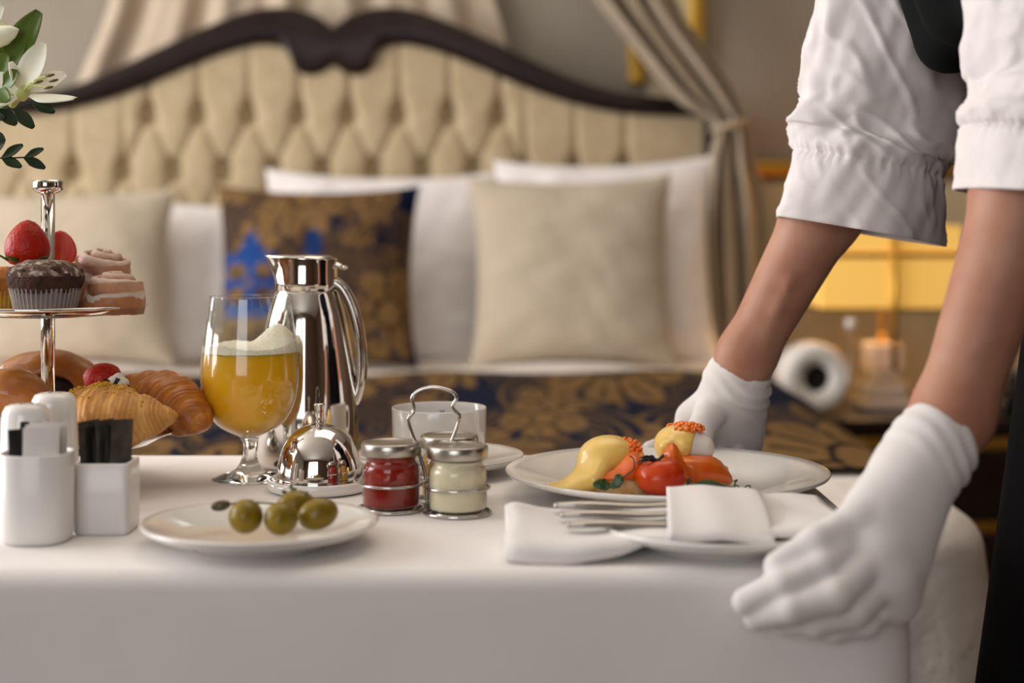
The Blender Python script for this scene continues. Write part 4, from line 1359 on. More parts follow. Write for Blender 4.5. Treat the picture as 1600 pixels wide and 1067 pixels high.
# danish under the strawberry
dn = tag(add('danish_pastry', lathe([(0, 0), (.024, 0), (.029, .006), (.029, .016), (.025, .024), (.015, .026), (0, .024)], 40), 'crust_bun'), 'round danish pastry hidden between the croissants', 'pastry')
dn.location = ((150 - 800) / F * 1.43, 1.436, F1)
strawberry(163, 590, 1.428, .0150, .034, (.4, 1.1, .3), 'strawberry lying between the croissants on the lower tray', leaf=None)
ck = thing('cream_dollop', 'dollop of white cream with dark chocolate flecks by the strawberry', 'cream', tuple(P(184, 602, 1.398)))
f_ = Field((-.016, -.016, -.02), (.016, .016, .016), .0012)
for (x, y, z, r) in ((0, 0, -.006, .009), (.004, -.002, .002, .007), (-.003, -.001, .004, .006), (.001, 0, .008, .0045), (.007, 0, -.006, .006)):
    f_.ell((x, y, z), (r, r, r * .8), k=.002)
v, q = f_.mesh()
add('cream', (v, q.tolist()), 'cream', ck)
for i, (x, y, z, a) in enumerate(((-.008, -.006, .004, .3), (.005, -.0085, -.004, 1.2), (.009, -.006, -.002, -.4), (-.005, -.008, -.005, .9), (.001, -.008, .004, 2))):
    add('chocolate_fleck', move(box(-.0035, .0035, -.0006, .0006, -.002, .002), (x, y, z), rot=(.2, a, .3)), 'choc_dark', ck, smooth=False)

# ------------------------------------------------------------------ eggs benedict on the dinner plate
mat('egg_white', srgb(232, 226, 218), .35, col2=srgb(228, 220, 210), nscale=40, sss=.3, coat=.2)
mat('hollandaise', srgb(240, 204, 116), .28, col2=srgb(236, 196, 100), nscale=24, sss=.25, coat=.35)
mat('salmon', srgb(232, 122, 22), .3, col2=srgb(212, 80, 8), nscale=45, sss=.1, coat=.25, ramp=(.3, .7), sssr=(1, .35, .1))
mat('roe', srgb(252, 126, 8), .15, col2=srgb(244, 100, 4), nscale=60, sss=.2, coat=.6, sssr=(1, .4, .1))
mat('tomato', srgb(204, 70, 6), .25, col2=srgb(182, 38, 3), nscale=40, coat=.15, bump=.4, bscale=120, spec=.4)
mat('tomato_stem', srgb(22, 26, 18), .6, col2=srgb(32, 34, 24), nscale=90)
mat('toast', srgb(240, 212, 156), .85, col2=srgb(214, 168, 102), nscale=120, bump=.7, bscale=260)
mat('cress', srgb(62, 88, 46), .5, col2=srgb(44, 66, 32), nscale=90)
PF = TZ + .0072
def fieldmesh(lo, hi, h, fn):
    f_ = Field(lo, hi, h); fn(f_); v, q = f_.mesh(); return v, q.tolist()
def muffin_half(px, Y, r, label):
    v, f = lathe([(0, 0), (r * .92, 0), (r, .003), (r * 1.01, .010), (r * .97, .0175), (r * .8, .0195), (0, .0192)], 48)
    v += (noise3(v[:, 0], v[:, 1], v[:, 2], 60, 3) * .0006)[:, None] * np.array([1, 1, .3])
    o = tag(add('muffin_half', (v, f), 'toast'), label, 'bread', 'toasted bread halves on the plate'); o.location = ((px - 800) / F * Y, Y, PF - .0005)
    return o
muffin_half(964, 1.326, .0320, 'toasted bread half under the left poached egg')
muffin_half(1088, 1.362, .0290, 'toasted bread half under the right poached egg')

def egg(px, py, Y, r, rot, label):
    o = thing('poached_egg', label, 'egg', tuple(P(px, py, Y)), 'poached eggs on the plate')
    return o
e1 = egg(951, 716, 1.330, None, None, 'left poached egg coated in yellow hollandaise with a few roe')
c = np.array(P(951, 716, 1.330))
def s_(px, py, Y): return np.array(P(px, py, Y))
add('white', fieldmesh(c - .05, c + .05, .0017, lambda f_: f_.ell(c, (.0235, .021, .0175), (0, -.12, 0), k=0)), 'egg_white', e1, world=True)
def sauce1(f_):
    f_.ell(c + np.array([-.001, -.001, .0012]), (.0262, .0226, .0190), (0, -.08, 0), k=.004)
    f_.ell(s_(913, 748, 1.316), (.0165, .0200, .0105), (0, -.45, 0), k=.012)
    f_.ell(s_(893, 759, 1.316), (.021, .019, .0036), k=.010)
    f_.chain([s_(938, 735, 1.306), s_(930, 748, 1.297)], [.006, .005], .010)
    f_.cut(s_(992, 728, 1.33), (.55, -.25, -.75))
add('hollandaise', fieldmesh(c - np.array([.08, .06, .045]), c + np.array([.06, .06, .04]), .0016, sauce1), 'hollandaise', e1, world=True)
e2 = egg(1070, 697, 1.372, None, None, 'right poached egg topped with a heap of orange roe')
c2 = np.array(P(1070, 698, 1.372))
add('white', fieldmesh(c2 - .045, c2 + .045, .0017, lambda f_: f_.ell(c2, (.0250, .022, .0190), (0, .1, 0), k=0).ell(s_(1100, 704, 1.362), (.0085, .010, .0115), (0, .4, 0), k=.006)), 'egg_white', e2, world=True)
def sauce2(f_):
    f_.ell(c2 + np.array([-.003, -.0010, .0012]), (.0248, .0226, .0192), (0, .1, 0), k=.004)
    f_.chain([s_(1042, 700, 1.352), s_(1038, 712, 1.352)], [.008, .006], .006)
    f_.chain([s_(1066, 705, 1.350), s_(1068, 714, 1.349)], [.007, .005], .006)
    f_.cut(s_(1084, 700, 1.36), (.95, -.3, -.15))
add('hollandaise', fieldmesh(c2 - .05, c2 + .05, .0016, sauce2), 'hollandaise', e2, world=True)
def roe(pts, parent):
    vs = []
    for p, r in pts:
        v, f = lathe([(0, -1)] + [(math.cos(a), math.sin(a)) for a in np.linspace(-PI / 2, PI / 2, 8)[1:-1]] + [(0, 1)], 10)
        vs.append(move((v * r, f), p))
    o = add('roe', join(*vs), 'roe', parent, world=True); o['kind'] = 'stuff'
pts = []
for i in range(95):
    a = random.uniform(0, 2 * PI); rr = math.sqrt(random.random()) * .0155
    dx, dy = rr * math.cos(a) * 1.05 + .001, rr * math.sin(a)
    zz = .0190 * math.sqrt(max(.02, 1 - (dx / .0265) ** 2 - (dy / .0245) ** 2))
    pts.append((c2 + np.array([dx, dy, zz + .0010 + random.uniform(0, .0018)]), random.uniform(.0017, .0022)))
for i in range(14):
    pts.append((s_(1066 + random.uniform(-4, 5), 682 + i * .9, 1.3555 - .0004 * i), .0019))
roe(pts, e2)
pts = [(s_(x, y, Yq), .0021) for (x, y, Yq) in ((953, 688, 1.328), (957, 686, 1.325), (971, 687, 1.330), (976, 686, 1.326), (980, 691, 1.326), (986, 690, 1.324), (990, 694, 1.322), (984, 687, 1.332), (993, 690, 1.33), (997, 697, 1.322), (991, 699, 1.318), (986, 696, 1.318), (1001, 702, 1.32), (996, 704, 1.317), (988, 703, 1.316), (999, 695, 1.33))]
roe(pts, e1)

def slab(name, pts, half, th, m, label, grp):
    """a folded slice: blobs of an SDF joined"""
    allp = np.array([p for p, r in pts])
    lo, hi = allp.min(0) - .03, allp.max(0) + .03
    f_ = Field(lo, hi, .0015)
    for i in range(len(pts) - 1):
        f_.cap(pts[i][0], pts[i + 1][0], pts[i][1], pts[i + 1][1], .006)
    f_.disp(lambda X, Y_, Z: -.0009 * noise3(X, Y_, Z * 1.6, 34, 5))
    v, q = f_.mesh()
    o = add(name, (v, q.tolist()), m, loc=tuple(allp.mean(0)))
    return tag(o, label, 'salmon', grp)
G = 'smoked salmon slices on the plate'
def sheetfold(name, rows, label, th=.0028, m='salmon'):
    """rows of control points -> smooth thick sheet"""
    R_ = [crom(r, 6) for r in rows]
    R_ = np.array(R_)
    out = np.array([crom(R_[:, i], 5) for i in range(R_.shape[1])])       # (nu, nv, 3)
    nu, nv = out.shape[:2]
    v = out.reshape(-1, 3).copy()
    v[:, 2] += noise3(v[:, 0], v[:, 1], v[:, 2], 40, 2) * .0008
    idx = np.arange(nu * nv).reshape(nu, nv)
    q = np.stack([idx[:-1, :-1], idx[1:, :-1], idx[1:, 1:], idx[:-1, 1:]], -1).reshape(-1, 4)
    o = add(name, (v, q.tolist()), m, loc=tuple(v.mean(0)), solid=th)
    return tag(o, label, 'salmon', G)
sheetfold('salmon_slice', [[s_(990, 698, 1.33), s_(980, 712, 1.308), s_(958, 736, 1.302), s_(935, 742, 1.302)],
                           [s_(1000, 702, 1.325), s_(990, 718, 1.300), s_(965, 743, 1.296), s_(930, 748, 1.300)],
                           [s_(1006, 715, 1.325), s_(998, 732, 1.294), s_(965, 746, 1.291), s_(930, 751, 1.296)],
                           [s_(1010, 735, 1.325), s_(1002, 748, 1.300), s_(972, 749, 1.298), s_(936, 754, 1.302)]],
          'smoked salmon slice folded against the left poached egg')
sheetfold('salmon_slice', [[s_(1040, 712, 1.352), s_(1075, 714, 1.346), s_(1110, 716, 1.350), s_(1124, 722, 1.362)],
                           [s_(1045, 722, 1.340), s_(1080, 724, 1.332), s_(1118, 730, 1.338), s_(1136, 738, 1.352)],
                           [s_(1048, 736, 1.338), s_(1085, 738, 1.330), s_(1120, 744, 1.335), s_(1142, 750, 1.350)],
                           [s_(1050, 750, 1.342), s_(1085, 752, 1.335), s_(1118, 753, 1.340), s_(1140, 755, 1.352)]],
          'wide smoked salmon slice draped under the right poached egg', th=.004)
sheetfold('salmon_slice', [[s_(1044, 696, 1.332), s_(1050, 693, 1.330), s_(1056, 697, 1.332)],
                           [s_(1038, 708, 1.328), s_(1050, 706, 1.322), s_(1062, 710, 1.326)],
                           [s_(1034, 724, 1.328), s_(1052, 722, 1.318), s_(1070, 728, 1.322)],
                           [s_(1036, 745, 1.328), s_(1058, 744, 1.318), s_(1078, 748, 1.322)]],
          'narrow pointed salmon strip standing behind the tomato')
tm = thing('roasted_tomato', 'glossy roasted tomato with blackened stem in front of the eggs', 'tomato', tuple(P(1032, 762, 1.290)))
ct = np.array(P(1032, 744, 1.290))
add('flesh', fieldmesh(ct - .035, ct + .035, .0015, lambda f_: (f_.ell(ct + np.array([0, 0, -.0015]), (.0208, .020, .0150), k=0), f_.ell(ct + np.array([.006, -.004, .003]), (.012, .012, .011), k=.006), f_.ell(ct + np.array([-.008, -.006, -.001]), (.011, .011, .011), k=.006),
                                                             f_.disp(lambda X, Y_, Z: -.0014 * noise3(X, Y_, Z * .6, 46, 3)))), 'tomato', tm, world=True)
st = np.array(P(1026, 722, 1.286))
add('stem', tube(crom([st + np.array([0, .002, -.003]), st + np.array([.002, 0, .002]), st + np.array([.006, 0, .006])], 4), .0012, 8), 'tomato_stem', tm, world=True)
for i in range(8):
    a = 2.2 + i * .42
    q = st + np.array([.017 * math.cos(a) * (1 if math.cos(a) < 0 else .55), -.006 * math.sin(a) - .002, .0035 * math.sin(i * 1.7) + .001])
    mid = (st + q) / 2 + np.array([0, 0, .003])
    add('sepal', tube(crom([st, mid, q], 5), [.0011, .0011, .001, .001, .001, .0009, .0009, .0008, .0006, .0005, .0003], 6), 'tomato_stem', tm, world=True)
def cress(px, py, Y, leaves, stems, label):
    b = np.array(P(px, py, Y))
    o = thing('pea_shoot', label, 'garnish', tuple(b), 'green shoots on the plate')
    for (x0, y0, x1, y1, w) in leaves:
        p0, p1 = s_(x0, y0, Y), s_(x1, y1, Y - .004)
        add('leaf', blade(p0, p1, w, (0, -1, .8), .12, .25, 10, 3), 'cress', o, world=True, solid=.0005)
    for pl in stems:
        add('tendril', tube(crom([s_(x, y, Y - .002 * i % 2) for i, (x, y) in enumerate(pl)], 5), .0006, 6), 'cress', o, world=True)
    return o
cress(960, 758, 1.284, [(958, 758, 926, 760, .0055), (955, 756, 976, 750, .006), (965, 752, 972, 742, .004), (950, 757, 970, 760, .004), (948, 758, 938, 752, .004)], [[(975, 745), (990, 732), (990, 718), (984, 712)]], 'green leaf garnish in front of the left egg')
cress(1100, 764, 1.292, [(1080, 756, 1128, 762, .0045), (1100, 762, 1140, 766, .004), (1076, 758, 1072, 750, .004), (1120, 763, 1150, 766, .003)],
      [[(1075, 754), (1110, 762), (1150, 766), (1168, 764)], [(1140, 764), (1150, 758), (1160, 766)], [(1150, 766), (1148, 756), (1152, 750), (1146, 752)], [(1158, 765), (1170, 758), (1172, 764), (1166, 766)], [(1145, 767), (1156, 768), (1166, 762)]],
      'curly green pea shoots in front of the right salmon slice')

# ------------------------------------------------------------------ napkin with cutlery
nk = thing('napkin', 'folded white linen napkin wrapped around the cutlery at the table edge', 'napkin', (.11, 1.14, TZ))
def stations(S, n=10):
    return crom(S, n)
# x, y_front, z_front(bottom), y_back, z_bottom_back, top z front, top z back
S = [(-.0040, 1.086, .0012, 1.172, .0012, .012, .0275), (.004, 1.082, .0012, 1.176, .0012, .014, .0290), (.02, 1.079, .0012, 1.182, .0014, .014, .0250), (.045, 1.079, .0012, 1.190, .0020, .013, .0215),
     (.075, 1.085, .006, 1.198, .006, .016, .0215), (.10, 1.088, .013, 1.206, .011, .0185, .0205), (.13, 1.082, .0165, 1.212, .016, .0205, .0220), (.17, 1.076, .0200, 1.217, .019, .0250, .0260),
     (.21, 1.078, .0205, 1.219, .020, .0270, .0280), (.238, 1.090, .0210, 1.217, .021, .0270, .0275)]
SS = stations(S, 8)
def napkin_mesh(SS, rnd=.006):
    V, Fc = [], []
    for (x, yf, zf, yb, zb, tf, tb) in SS:
        ring = []
        ny = 14
        for j in range(ny + 1):
            t = j / ny; ring.append((yf + (yb - yf) * t, zf + (zb - zf) * t))
        for j in range(ny + 1):
            t = 1 - j / ny
            e = min(t, 1 - t) * (yb - yf)
            rd = -max(0, 1 - e / rnd) ** 2 * (tf + (tb - tf) * t - zf) * .45
            ring.append((yf + (yb - yf) * t, tf + (tb - tf) * t + rd))
        ring = [(y, z) for y, z in ring]
        V += [(x + .0015 * math.sin(y * 90), y + .0012 * math.sin(x * 70), z + .0006 * math.sin(x * 110 + y * 60)) for y, z in ring]
    k = len(ring)
    for i in range(len(SS) - 1):
        for j in range(k):
            l = (j + 1) % k
            Fc.append([i * k + j, (i + 1) * k + j, (i + 1) * k + l, i * k + l])
    Fc.append(list(range(k))); Fc.append([(len(SS) - 1) * k + j for j in range(k)][::-1])
    v = np.array(V); v[:, 2] += TZ
    return v, [q[::-1] for q in Fc]
nv_, nf_ = napkin_mesh(SS)
add('folded_cloth', (nv_, nf_), 'cloth_white', nk, world=True)
def band_mesh(x0f, x0b, x1f, x1b):
    def fn(U, W):
        yf, yb = 1.070, 1.224
        y = yf + (yb - yf) * W
        x = (x0f + (x0b - x0f) * W) * (1 - U) + (x1f + (x1b - x1f) * W) * U
        arch = np.sin(PI * np.clip(W, 0, 1)) ** .55
        z = TZ + .0195 + .0145 * arch + .006 * W + .0008 * np.sin(x * 140)
        z = z - .004 * (U ** 6)
        return x, y, z
    return grid(fn, 24, 40)
add('wrapping_fold', band_mesh(.1085, .1230, .183, .192), 'cloth_white', nk, world=True, solid=.003, flip=True)
# loose tongue of cloth falling from the band to the left front
def tongue(U, W):
    x = .118 - .115 * U
    yf = 1.080 + .006 * np.sin(U * 3)
    y = yf + (.060 - .02 * U) * W
    z = TZ + .0245 * (1 - U) ** 1.2 + .008 + .010 * W * (1 - .4 * U) - .006 * np.sin(PI * W) * (1 - U) + .003 * np.sin(U * 9 + W * 3)
    return x, y, z
for nm, (y, z, dx, yaw, kind) in {'table_knife': (1.167, .0262, .032, .03, 'knife'), 'table_fork': (1.142, .0240, .036, .07, 'fork'), 'dessert_spoon': (1.116, .0215, .040, .11, 'spoon')}.items():
    lab = {'knife': 'steel knife handle, rearmost of three under the napkin fold', 'fork': 'steel fork handle, middle of three under the napkin fold', 'spoon': 'steel spoon handle, nearest of three under the napkin fold'}[kind]
    o = thing(nm, lab, kind, (dx, y, TZ + z), 'cutlery in the napkin', rotz=yaw * .5)
    L = .092
    w = [.0045, .0058, .0062, .0060, .0052, .0044, .0038, .0034]
    path = [(L * i / 7, 0, .0006 * math.sin(i)) for i in range(8)]
    add('handle', tube(crom(path, 4), np.interp(np.linspace(0, 7, 29), range(8), w), 14, flat=.52), 'steel_brushed', o)
    add('head', tube([(L, 0, 0), (L + .02, 0, .0), (L + .04, 0, .0), (L + .055, 0, 0)], [.0034, .007, .008, .003], 12, flat=.25), 'steel_brushed', o)

# ------------------------------------------------------------------ the person serving
V3 = lambda *a: np.array(a, dtype=float)
def s3(px, py, Y): return np.array(P(px, py, Y))
person = thing('person', 'person in white shirt, black vest and white gloves setting down the plate', 'person', (.56, 1.30, 0))
HIP, WAIST, CHEST, NECK = V3(.605, 1.30, .92), V3(.60, 1.30, 1.04), V3(.487, 1.30, 1.255), V3(.42, 1.30, 1.43)
HEAD = V3(.365, 1.30, 1.575)
SH_N, SH_F = V3(.445, 1.125, 1.375), V3(.44, 1.475, 1.375)
EL_N, EL_F = V3(.412, 1.160, 1.090), V3(.338, 1.50, 1.065)
CU_N, CU_F = s3(1488, 650, 1.12), s3(1166, 556, 1.52)        # glove openings
WR_N, WR_F = s3(1452, 706, 1.108), s3(1150, 598, 1.53)
KN_HIP, KF_HIP = V3(.595, 1.215, .88), V3(.605, 1.385, .88)
KNEE_N, KNEE_F = V3(.555, 1.20, .49), V3(.575, 1.41, .49)
ANK_N, ANK_F = V3(.585, 1.19, .09), V3(.605, 1.42, .09)

def torso(f_, o=0.0):
    f_.ell(HIP, (.115 + o, .165 + o, .12 + o), k=.03)
    f_.ell(WAIST, (.095 + o, .135 + o, .13 + o), k=.05)
    f_.ell(CHEST, (.105 + o, .160 + o, .15 + o), (0, -.42, 0), k=.06)
    f_.cap(CHEST + V3(-.01, -.10, .08), SH_N + V3(.01, .03, 0), .075 + o, .050 + o, .04)
    f_.cap(CHEST + V3(-.01, .10, .08), SH_F + V3(.01, -.03, 0), .075 + o, .050 + o, .04)
def legs(f_, o=0.0):
    f_.cap(KN_HIP, KNEE_N, .085 + o, .056 + o, .04); f_.cap(KNEE_N, ANK_N, .055 + o, .038 + o, .02)
    f_.cap(KF_HIP, KNEE_F, .085 + o, .056 + o, .04); f_.cap(KNEE_F, ANK_F, .055 + o, .038 + o, .02)
# skin: one continuous body
f_ = Field((.16, .98, -.01), (.75, 1.62, 1.72), .005)
torso(f_, -.004); legs(f_, -.004)
f_.cap(NECK + V3(.03, 0, -.05), HEAD + V3(.02, 0, -.06), .055, .050, .03)
f_.ell(HEAD, (.098, .076, .118), (0, -.25, 0), k=.02)
f_.ell(HEAD + V3(-.035, 0, -.065), (.055, .052, .055), k=.03)
f_.cap(HEAD + V3(-.095, 0, .012), HEAD + V3(-.112, 0, -.025), .010, .014, .012)
for sgn in (-1, 1):
    f_.ell(HEAD + V3(.008, sgn * .077, -.01), (.016, .009, .028), k=.006)
    f_.ell(HEAD + V3(-.091, sgn * .031, .012), (.010, .013, .008), k=.004)
f_.ell(HEAD + V3(-.082, 0, -.062), (.014, .022, .007), k=.006)
f_.cap(SH_N, EL_N, .047, .038, .03); f_.cap(SH_F, EL_F, .047, .038, .03)
def forearm(f_, a, b, c, w):
    m1 = a + (b - a) * .3
    f_.cap(a, m1, .034, .0365, .02); f_.cap(m1, b, .0365, w, .02); f_.cap(b, c, w, w * .95, .02)
forearm(f_, EL_N, CU_N, WR_N, .0268); forearm(f_, EL_F, CU_F, WR_F, .0262)
f_.chain([s3(1234, 440, 1.4812), s3(1214, 485, 1.4868), s3(1198, 520, 1.4918), s3(1186, 560, 1.4955)], [.003, .0035, .0035, .003], .006)
f_.cap(WR_N, s3(1385, 790, 1.085), .021, .020, .02)
f_.cap(WR_F, s3(1120, 650, 1.545), .020, .018, .02)
f_.ell(ANK_N + V3(-.06, 0, -.05), (.12, .042, .038), k=.03); f_.ell(ANK_F + V3(-.06, 0, -.05), (.12, .042, .038), k=.03)
f_.cut((0, 0, .004), (0, 0, -1))
v, q = f_.mesh()
add('body', (v, q), 'skin', person, world=True)
# hair
f_ = Field(HEAD - .17, HEAD + .17, .005)
f_.ell(HEAD + V3(.012, 0, .015), (.104, .086, .118), (0, -.25, 0), k=0)
f_.cut(HEAD + V3(-.045, 0, .02), (-.9, 0, -.55))
f_.cap(HEAD + V3(.09, 0, -.03), HEAD + V3(.115, 0, -.05), .035, .03, .02)
v, q = f_.mesh(); add('hair', (v, q), 'hair', person, world=True)
# trousers, apron, vest, shirt body
f_ = Field((.32, 1.0, .0), (.76, 1.62, 1.08), .007)
f_.ell(HIP, (.126, .176, .13), k=.03)
f_.cap(KN_HIP, KNEE_N, .100, .075, .04); f_.cap(KNEE_N, ANK_N, .075, .072, .03)
f_.cap(KF_HIP, KNEE_F, .100, .075, .04); f_.cap(KNEE_F, ANK_F, .075, .072, .03)
f_.cut((0, 0, 1.02), (0, 0, 1)); f_.cut((0, 0, .045), (0, 0, -1))
v, q = f_.mesh(); add('trousers', (v, q), 'black_cloth', person, world=True)
for an in (ANK_N, ANK_F):
    f_ = Field(an - V3(.22, .09, .1), an + V3(.12, .09, .07), .006)
    f_.ell(an + V3(-.055, 0, -.052), (.140, .050, .044), k=.02); f_.ell(an + V3(.03, 0, -.03), (.05, .042, .05), k=.02)
    f_.cut((0, 0, .002), (0, 0, -1))
    v, q = f_.mesh(); add('shoe', (v, q), 'black_lacquer', person, world=True)
def apron(U, W):
    a = (U - .5) * 2.3
    z = .99 - (.99 - .46) * W
    cx = .600 - .035 * W
    rx = .145 + .035 * W + .006 * np.sin(a * 7 + 1) * W
    ry = .185 + .03 * W
    return cx - rx * np.cos(a), 1.29 + ry * np.sin(a), z
add('apron', grid(apron, 60, 40), 'black_cloth', person, world=True, solid=.003)
f_ = Field((.27, 1.0, .93), (.76, 1.62, 1.5), .006)
torso(f_, .006)
f_.cap(SH_N, SH_N + (EL_N - SH_N) * .35, .060, .056, .03); f_.cap(SH_F, SH_F + (EL_F - SH_F) * .35, .060, .056, .03)
f_.cap(NECK + V3(.03, 0, -.05), NECK + V3(.005, 0, .01), .066, .060, .03)
f_.cut((0, 0, 1.0), (0, 0, -1)); f_.cut(NECK + V3(0, 0, .02), (-.4, 0, 1))
v, q = f_.mesh(); add('shirt', (v, q), 'shirt', person, world=True)
f_ = Field((.22, 1.0, .88), (.76, 1.62, 1.45), .006)
torso(f_, .014)
f_.cap(V3(.392, 1.22, 1.155), V3(.352, 1.20, 1.30), .030, .030, .05)
f_.cap(V3(.392, 1.38, 1.155), V3(.352, 1.40, 1.30), .030, .030, .05)
f_.cap(V3(.376, 1.30, 1.175), V3(.335, 1.30, 1.29), .030, .030, .05)
f_.cut((0, 0, .905), (0, 0, -1)); f_.ell(SH_N, (.085, .075, .11), cutaway=True); f_.ell(SH_F, (.085, .075, .11), cutaway=True); f_.cut(NECK + V3(0, 0, -.02), (0, 0, 1))
v, q = f_.mesh(); add('vest', (v, q), 'dark_teal_cloth', person, world=True)

# sleeves
def sleeve(st, Y, depth, seam, seed, crush=1.0, nth=150, nv=130):
    """st: (centre px, py, half width px) stations from the shoulder to the hem"""
    k = Y / F
    A = crom([(P(c, y, Y).x, P(c, y, Y).z, h * k) for c, y, h in st], 12)
    n = len(A)
    T = np.gradient(A[:, :2], axis=0); T /= np.linalg.norm(T, axis=1)[:, None]
    def fn(U, W):
        i = W * (n - 1)
        cx = np.interp(i, np.arange(n), A[:, 0]); cz = np.interp(i, np.arange(n), A[:, 1]); h = np.interp(i, np.arange(n), A[:, 2])
        tx = np.interp(i, np.arange(n), T[:, 0]); tz = np.interp(i, np.arange(n), T[:, 1])
        a = U * 2 * PI
        e1x, e1z = -tz, tx                     # across, to the right
        X0, Y0, Z0 = h * np.cos(a), depth * np.sin(a), W * .35
        below = np.clip((W - seam) / .02, 0, 1)
        d = noise3(np.cos(a) * .06 + 0 * W, np.sin(a) * .06 + 0 * W, W * .42, 9, seed) * .0055 * crush * (1 - .55 * below)
        d = d + noise3(np.cos(a) * .09, np.sin(a) * .09, W * .25 + np.cos(a) * .12, 19, seed + 1) * .0028 * crush * (1 - .3 * below)
        rid = 1 - np.abs(noise3(np.cos(a) * .08 + W * .05, np.sin(a) * .08, W * .40 - np.cos(a) * .05, 13, seed + 5)) * 2.2
        d = d + .0042 * crush * np.clip(rid, 0, 1) ** 2 * (1 - .5 * below)
        # diagonal drag folds
        dg = np.sin((W * 8.5 + np.cos(a) * 1.4 - np.sin(a) * .8) * 2.6 + seed)
        d = d + .0045 * crush * (np.abs(dg) ** .6 * np.sign(dg)) * np.exp(-((W - seam + .14) / .13) ** 2)
        gat = np.exp(-((W - seam) / .022) ** 2)
        d = d + .0017 * np.sin(a * 44 + 3 * np.sin(a * 5)) * gat - .0032 * np.exp(-((W - seam) / .009) ** 2)
        d = d + .0030 * np.exp(-((W - seam + .05) / .035) ** 2)
        d = d + .0035 * crush * crush * np.sin(a * 5 + seed) * np.clip((W - seam) / (1 - seam + 1e-6), 0, 1)
        r = 1 + d / np.maximum(h, .03)
        lx = h * r * np.cos(a); ly = (depth * r) * np.sin(a)
        return cx + e1x * lx, Y + ly, cz + e1z * lx
    return grid(fn, nth, nv, closed_u=True)
SLF = [(1402, -370, 92), (1418, -250, 112), (1412, -120, 118), (1396, 0, 115), (1388, 90, 122), (1378, 165, 130), (1368, 215, 124), (1362, 240, 117), (1350, 300, 122), (1339, 361, 129)]
so = add('sleeve', sleeve(SLF, 1.49, .060, .815, 2), 'shirt', person, world=True, solid=.0016)
SLN = [(1720, -440, 125), (1690, -250, 138), (1656, -100, 134), (1640, 0, 127), (1636, 80, 119), (1636, 130, 114), (1630, 190, 113), (1620, 250, 114), (1614, 306, 112)]
add('sleeve', sleeve(SLN, 1.160, .080, .80, 7, crush=.55), 'shirt', person, world=True, solid=.0016)
# button placket of the far sleeve
cp_ = [s3(1452, 60, 1.428), s3(1449, 150, 1.428), s3(1447, 225, 1.430)]

# gloves
def glove(cu, wr, wc, knuckles, fingers, thumb, rf, palm_r, side, h=.0019, wr_seed=0, extra=None, rt=None):
    allp = np.array([cu, wr] + [p for f in fingers for p in f] + list(thumb))
    f_ = Field(allp.min(0) - .045, allp.max(0) + .045, h)
    ax = cu - wr; ax /= np.linalg.norm(ax)
    f_.cap(cu + ax * .02, wr, wc, wc * .97, .004)
    for kn in knuckles:
        f_.cap(wr, kn, palm_r[0], palm_r[1], .012)
    for i in range(3):
        f_.cap(knuckles[i], knuckles[i + 1], palm_r[1], palm_r[1], .010)
    if extra:
        for a, b, ra, rb in extra: f_.cap(a, b, ra, rb, .014)
    for f, r in zip(fingers, rf):
        n = len(f)
        rad = [r * q for q in np.linspace(1.12, .84, n)]
        g = Field(np.array(f).min(0) - .03, np.array(f).max(0) + .03, h)
        for i in range(n - 1): f_.cap(f[i], f[i + 1], rad[i], rad[i + 1], .0035)
    n = len(thumb)
    rt = rt or rf[0] * 1.25
    rad = [rt * q for q in np.linspace(1.35, .92, n)]
    for i in range(n - 1): f_.cap(thumb[i], thumb[i + 1], rad[i], rad[i + 1], .006)
    c0 = np.array(cu)
    def wrinkle(X, Y_, Z):
        t = (X - c0[0]) * ax[0] + (Y_ - c0[1]) * ax[1] + (Z - c0[2]) * ax[2]      # <= 0 inside the glove
        s = (X - c0[0]) * side[0] + (Y_ - c0[1]) * side[1] + (Z - c0[2]) * side[2]
        w = np.exp(-((t + .030) / .020) ** 2)
        d = .0016 * np.sin((t * 1.0 + s * .35) * 470 + wr_seed + 1.2 * np.sin(s * 90)) * w * (.35 + .65 * np.clip(s / .02, 0, 1))
        d = d + .0010 * np.exp(-((t + .003) / .003) ** 2) * -1
        d = d + .0005 * noise3(X, Y_, Z, 22, 3)
        return -d
    f_.disp(wrinkle)
    f_.cut(c0, ax)
    v, q = f_.mesh()
    return v, q
# near (left) hand closing on the front edge of the table
kn = [s3(1345, 838, 1.062), s3(1370, 868, 1.052), s3(1388, 902, 1.052), s3(1396, 932, 1.062)]
fg = [[kn[0], s3(1283, 886, 1.034), s3(1222, 914, 1.029), s3(1165, 940, 1.034)],
      [kn[1], s3(1305, 930, 1.022), s3(1238, 950, 1.022), s3(1183, 964, 1.034)],
      [kn[2], s3(1335, 955, 1.030), s3(1275, 972, 1.030), s3(1226, 974, 1.041)],
      [kn[3], s3(1352, 974, 1.046), s3(1305, 984, 1.044), s3(1268, 982, 1.048)]]
th = [s3(1398, 742, 1.088), s3(1340, 812, 1.062), s3(1275, 850, 1.046), s3(1216, 884, 1.040)]
v, q = glove(CU_N, WR_N, .0300, kn, fg, th, (.0113, .0113, .0104, .0092), (.0225, .0165), V3(.7, 0, -.7), wr_seed=1,
             extra=[(WR_N, s3(1372, 800, 1.075), .026, .022), (s3(1420, 745, 1.1), s3(1395, 880, 1.075), .024, .020)], rt=.0108)
add('glove', (v, q), 'glove', person, world=True)
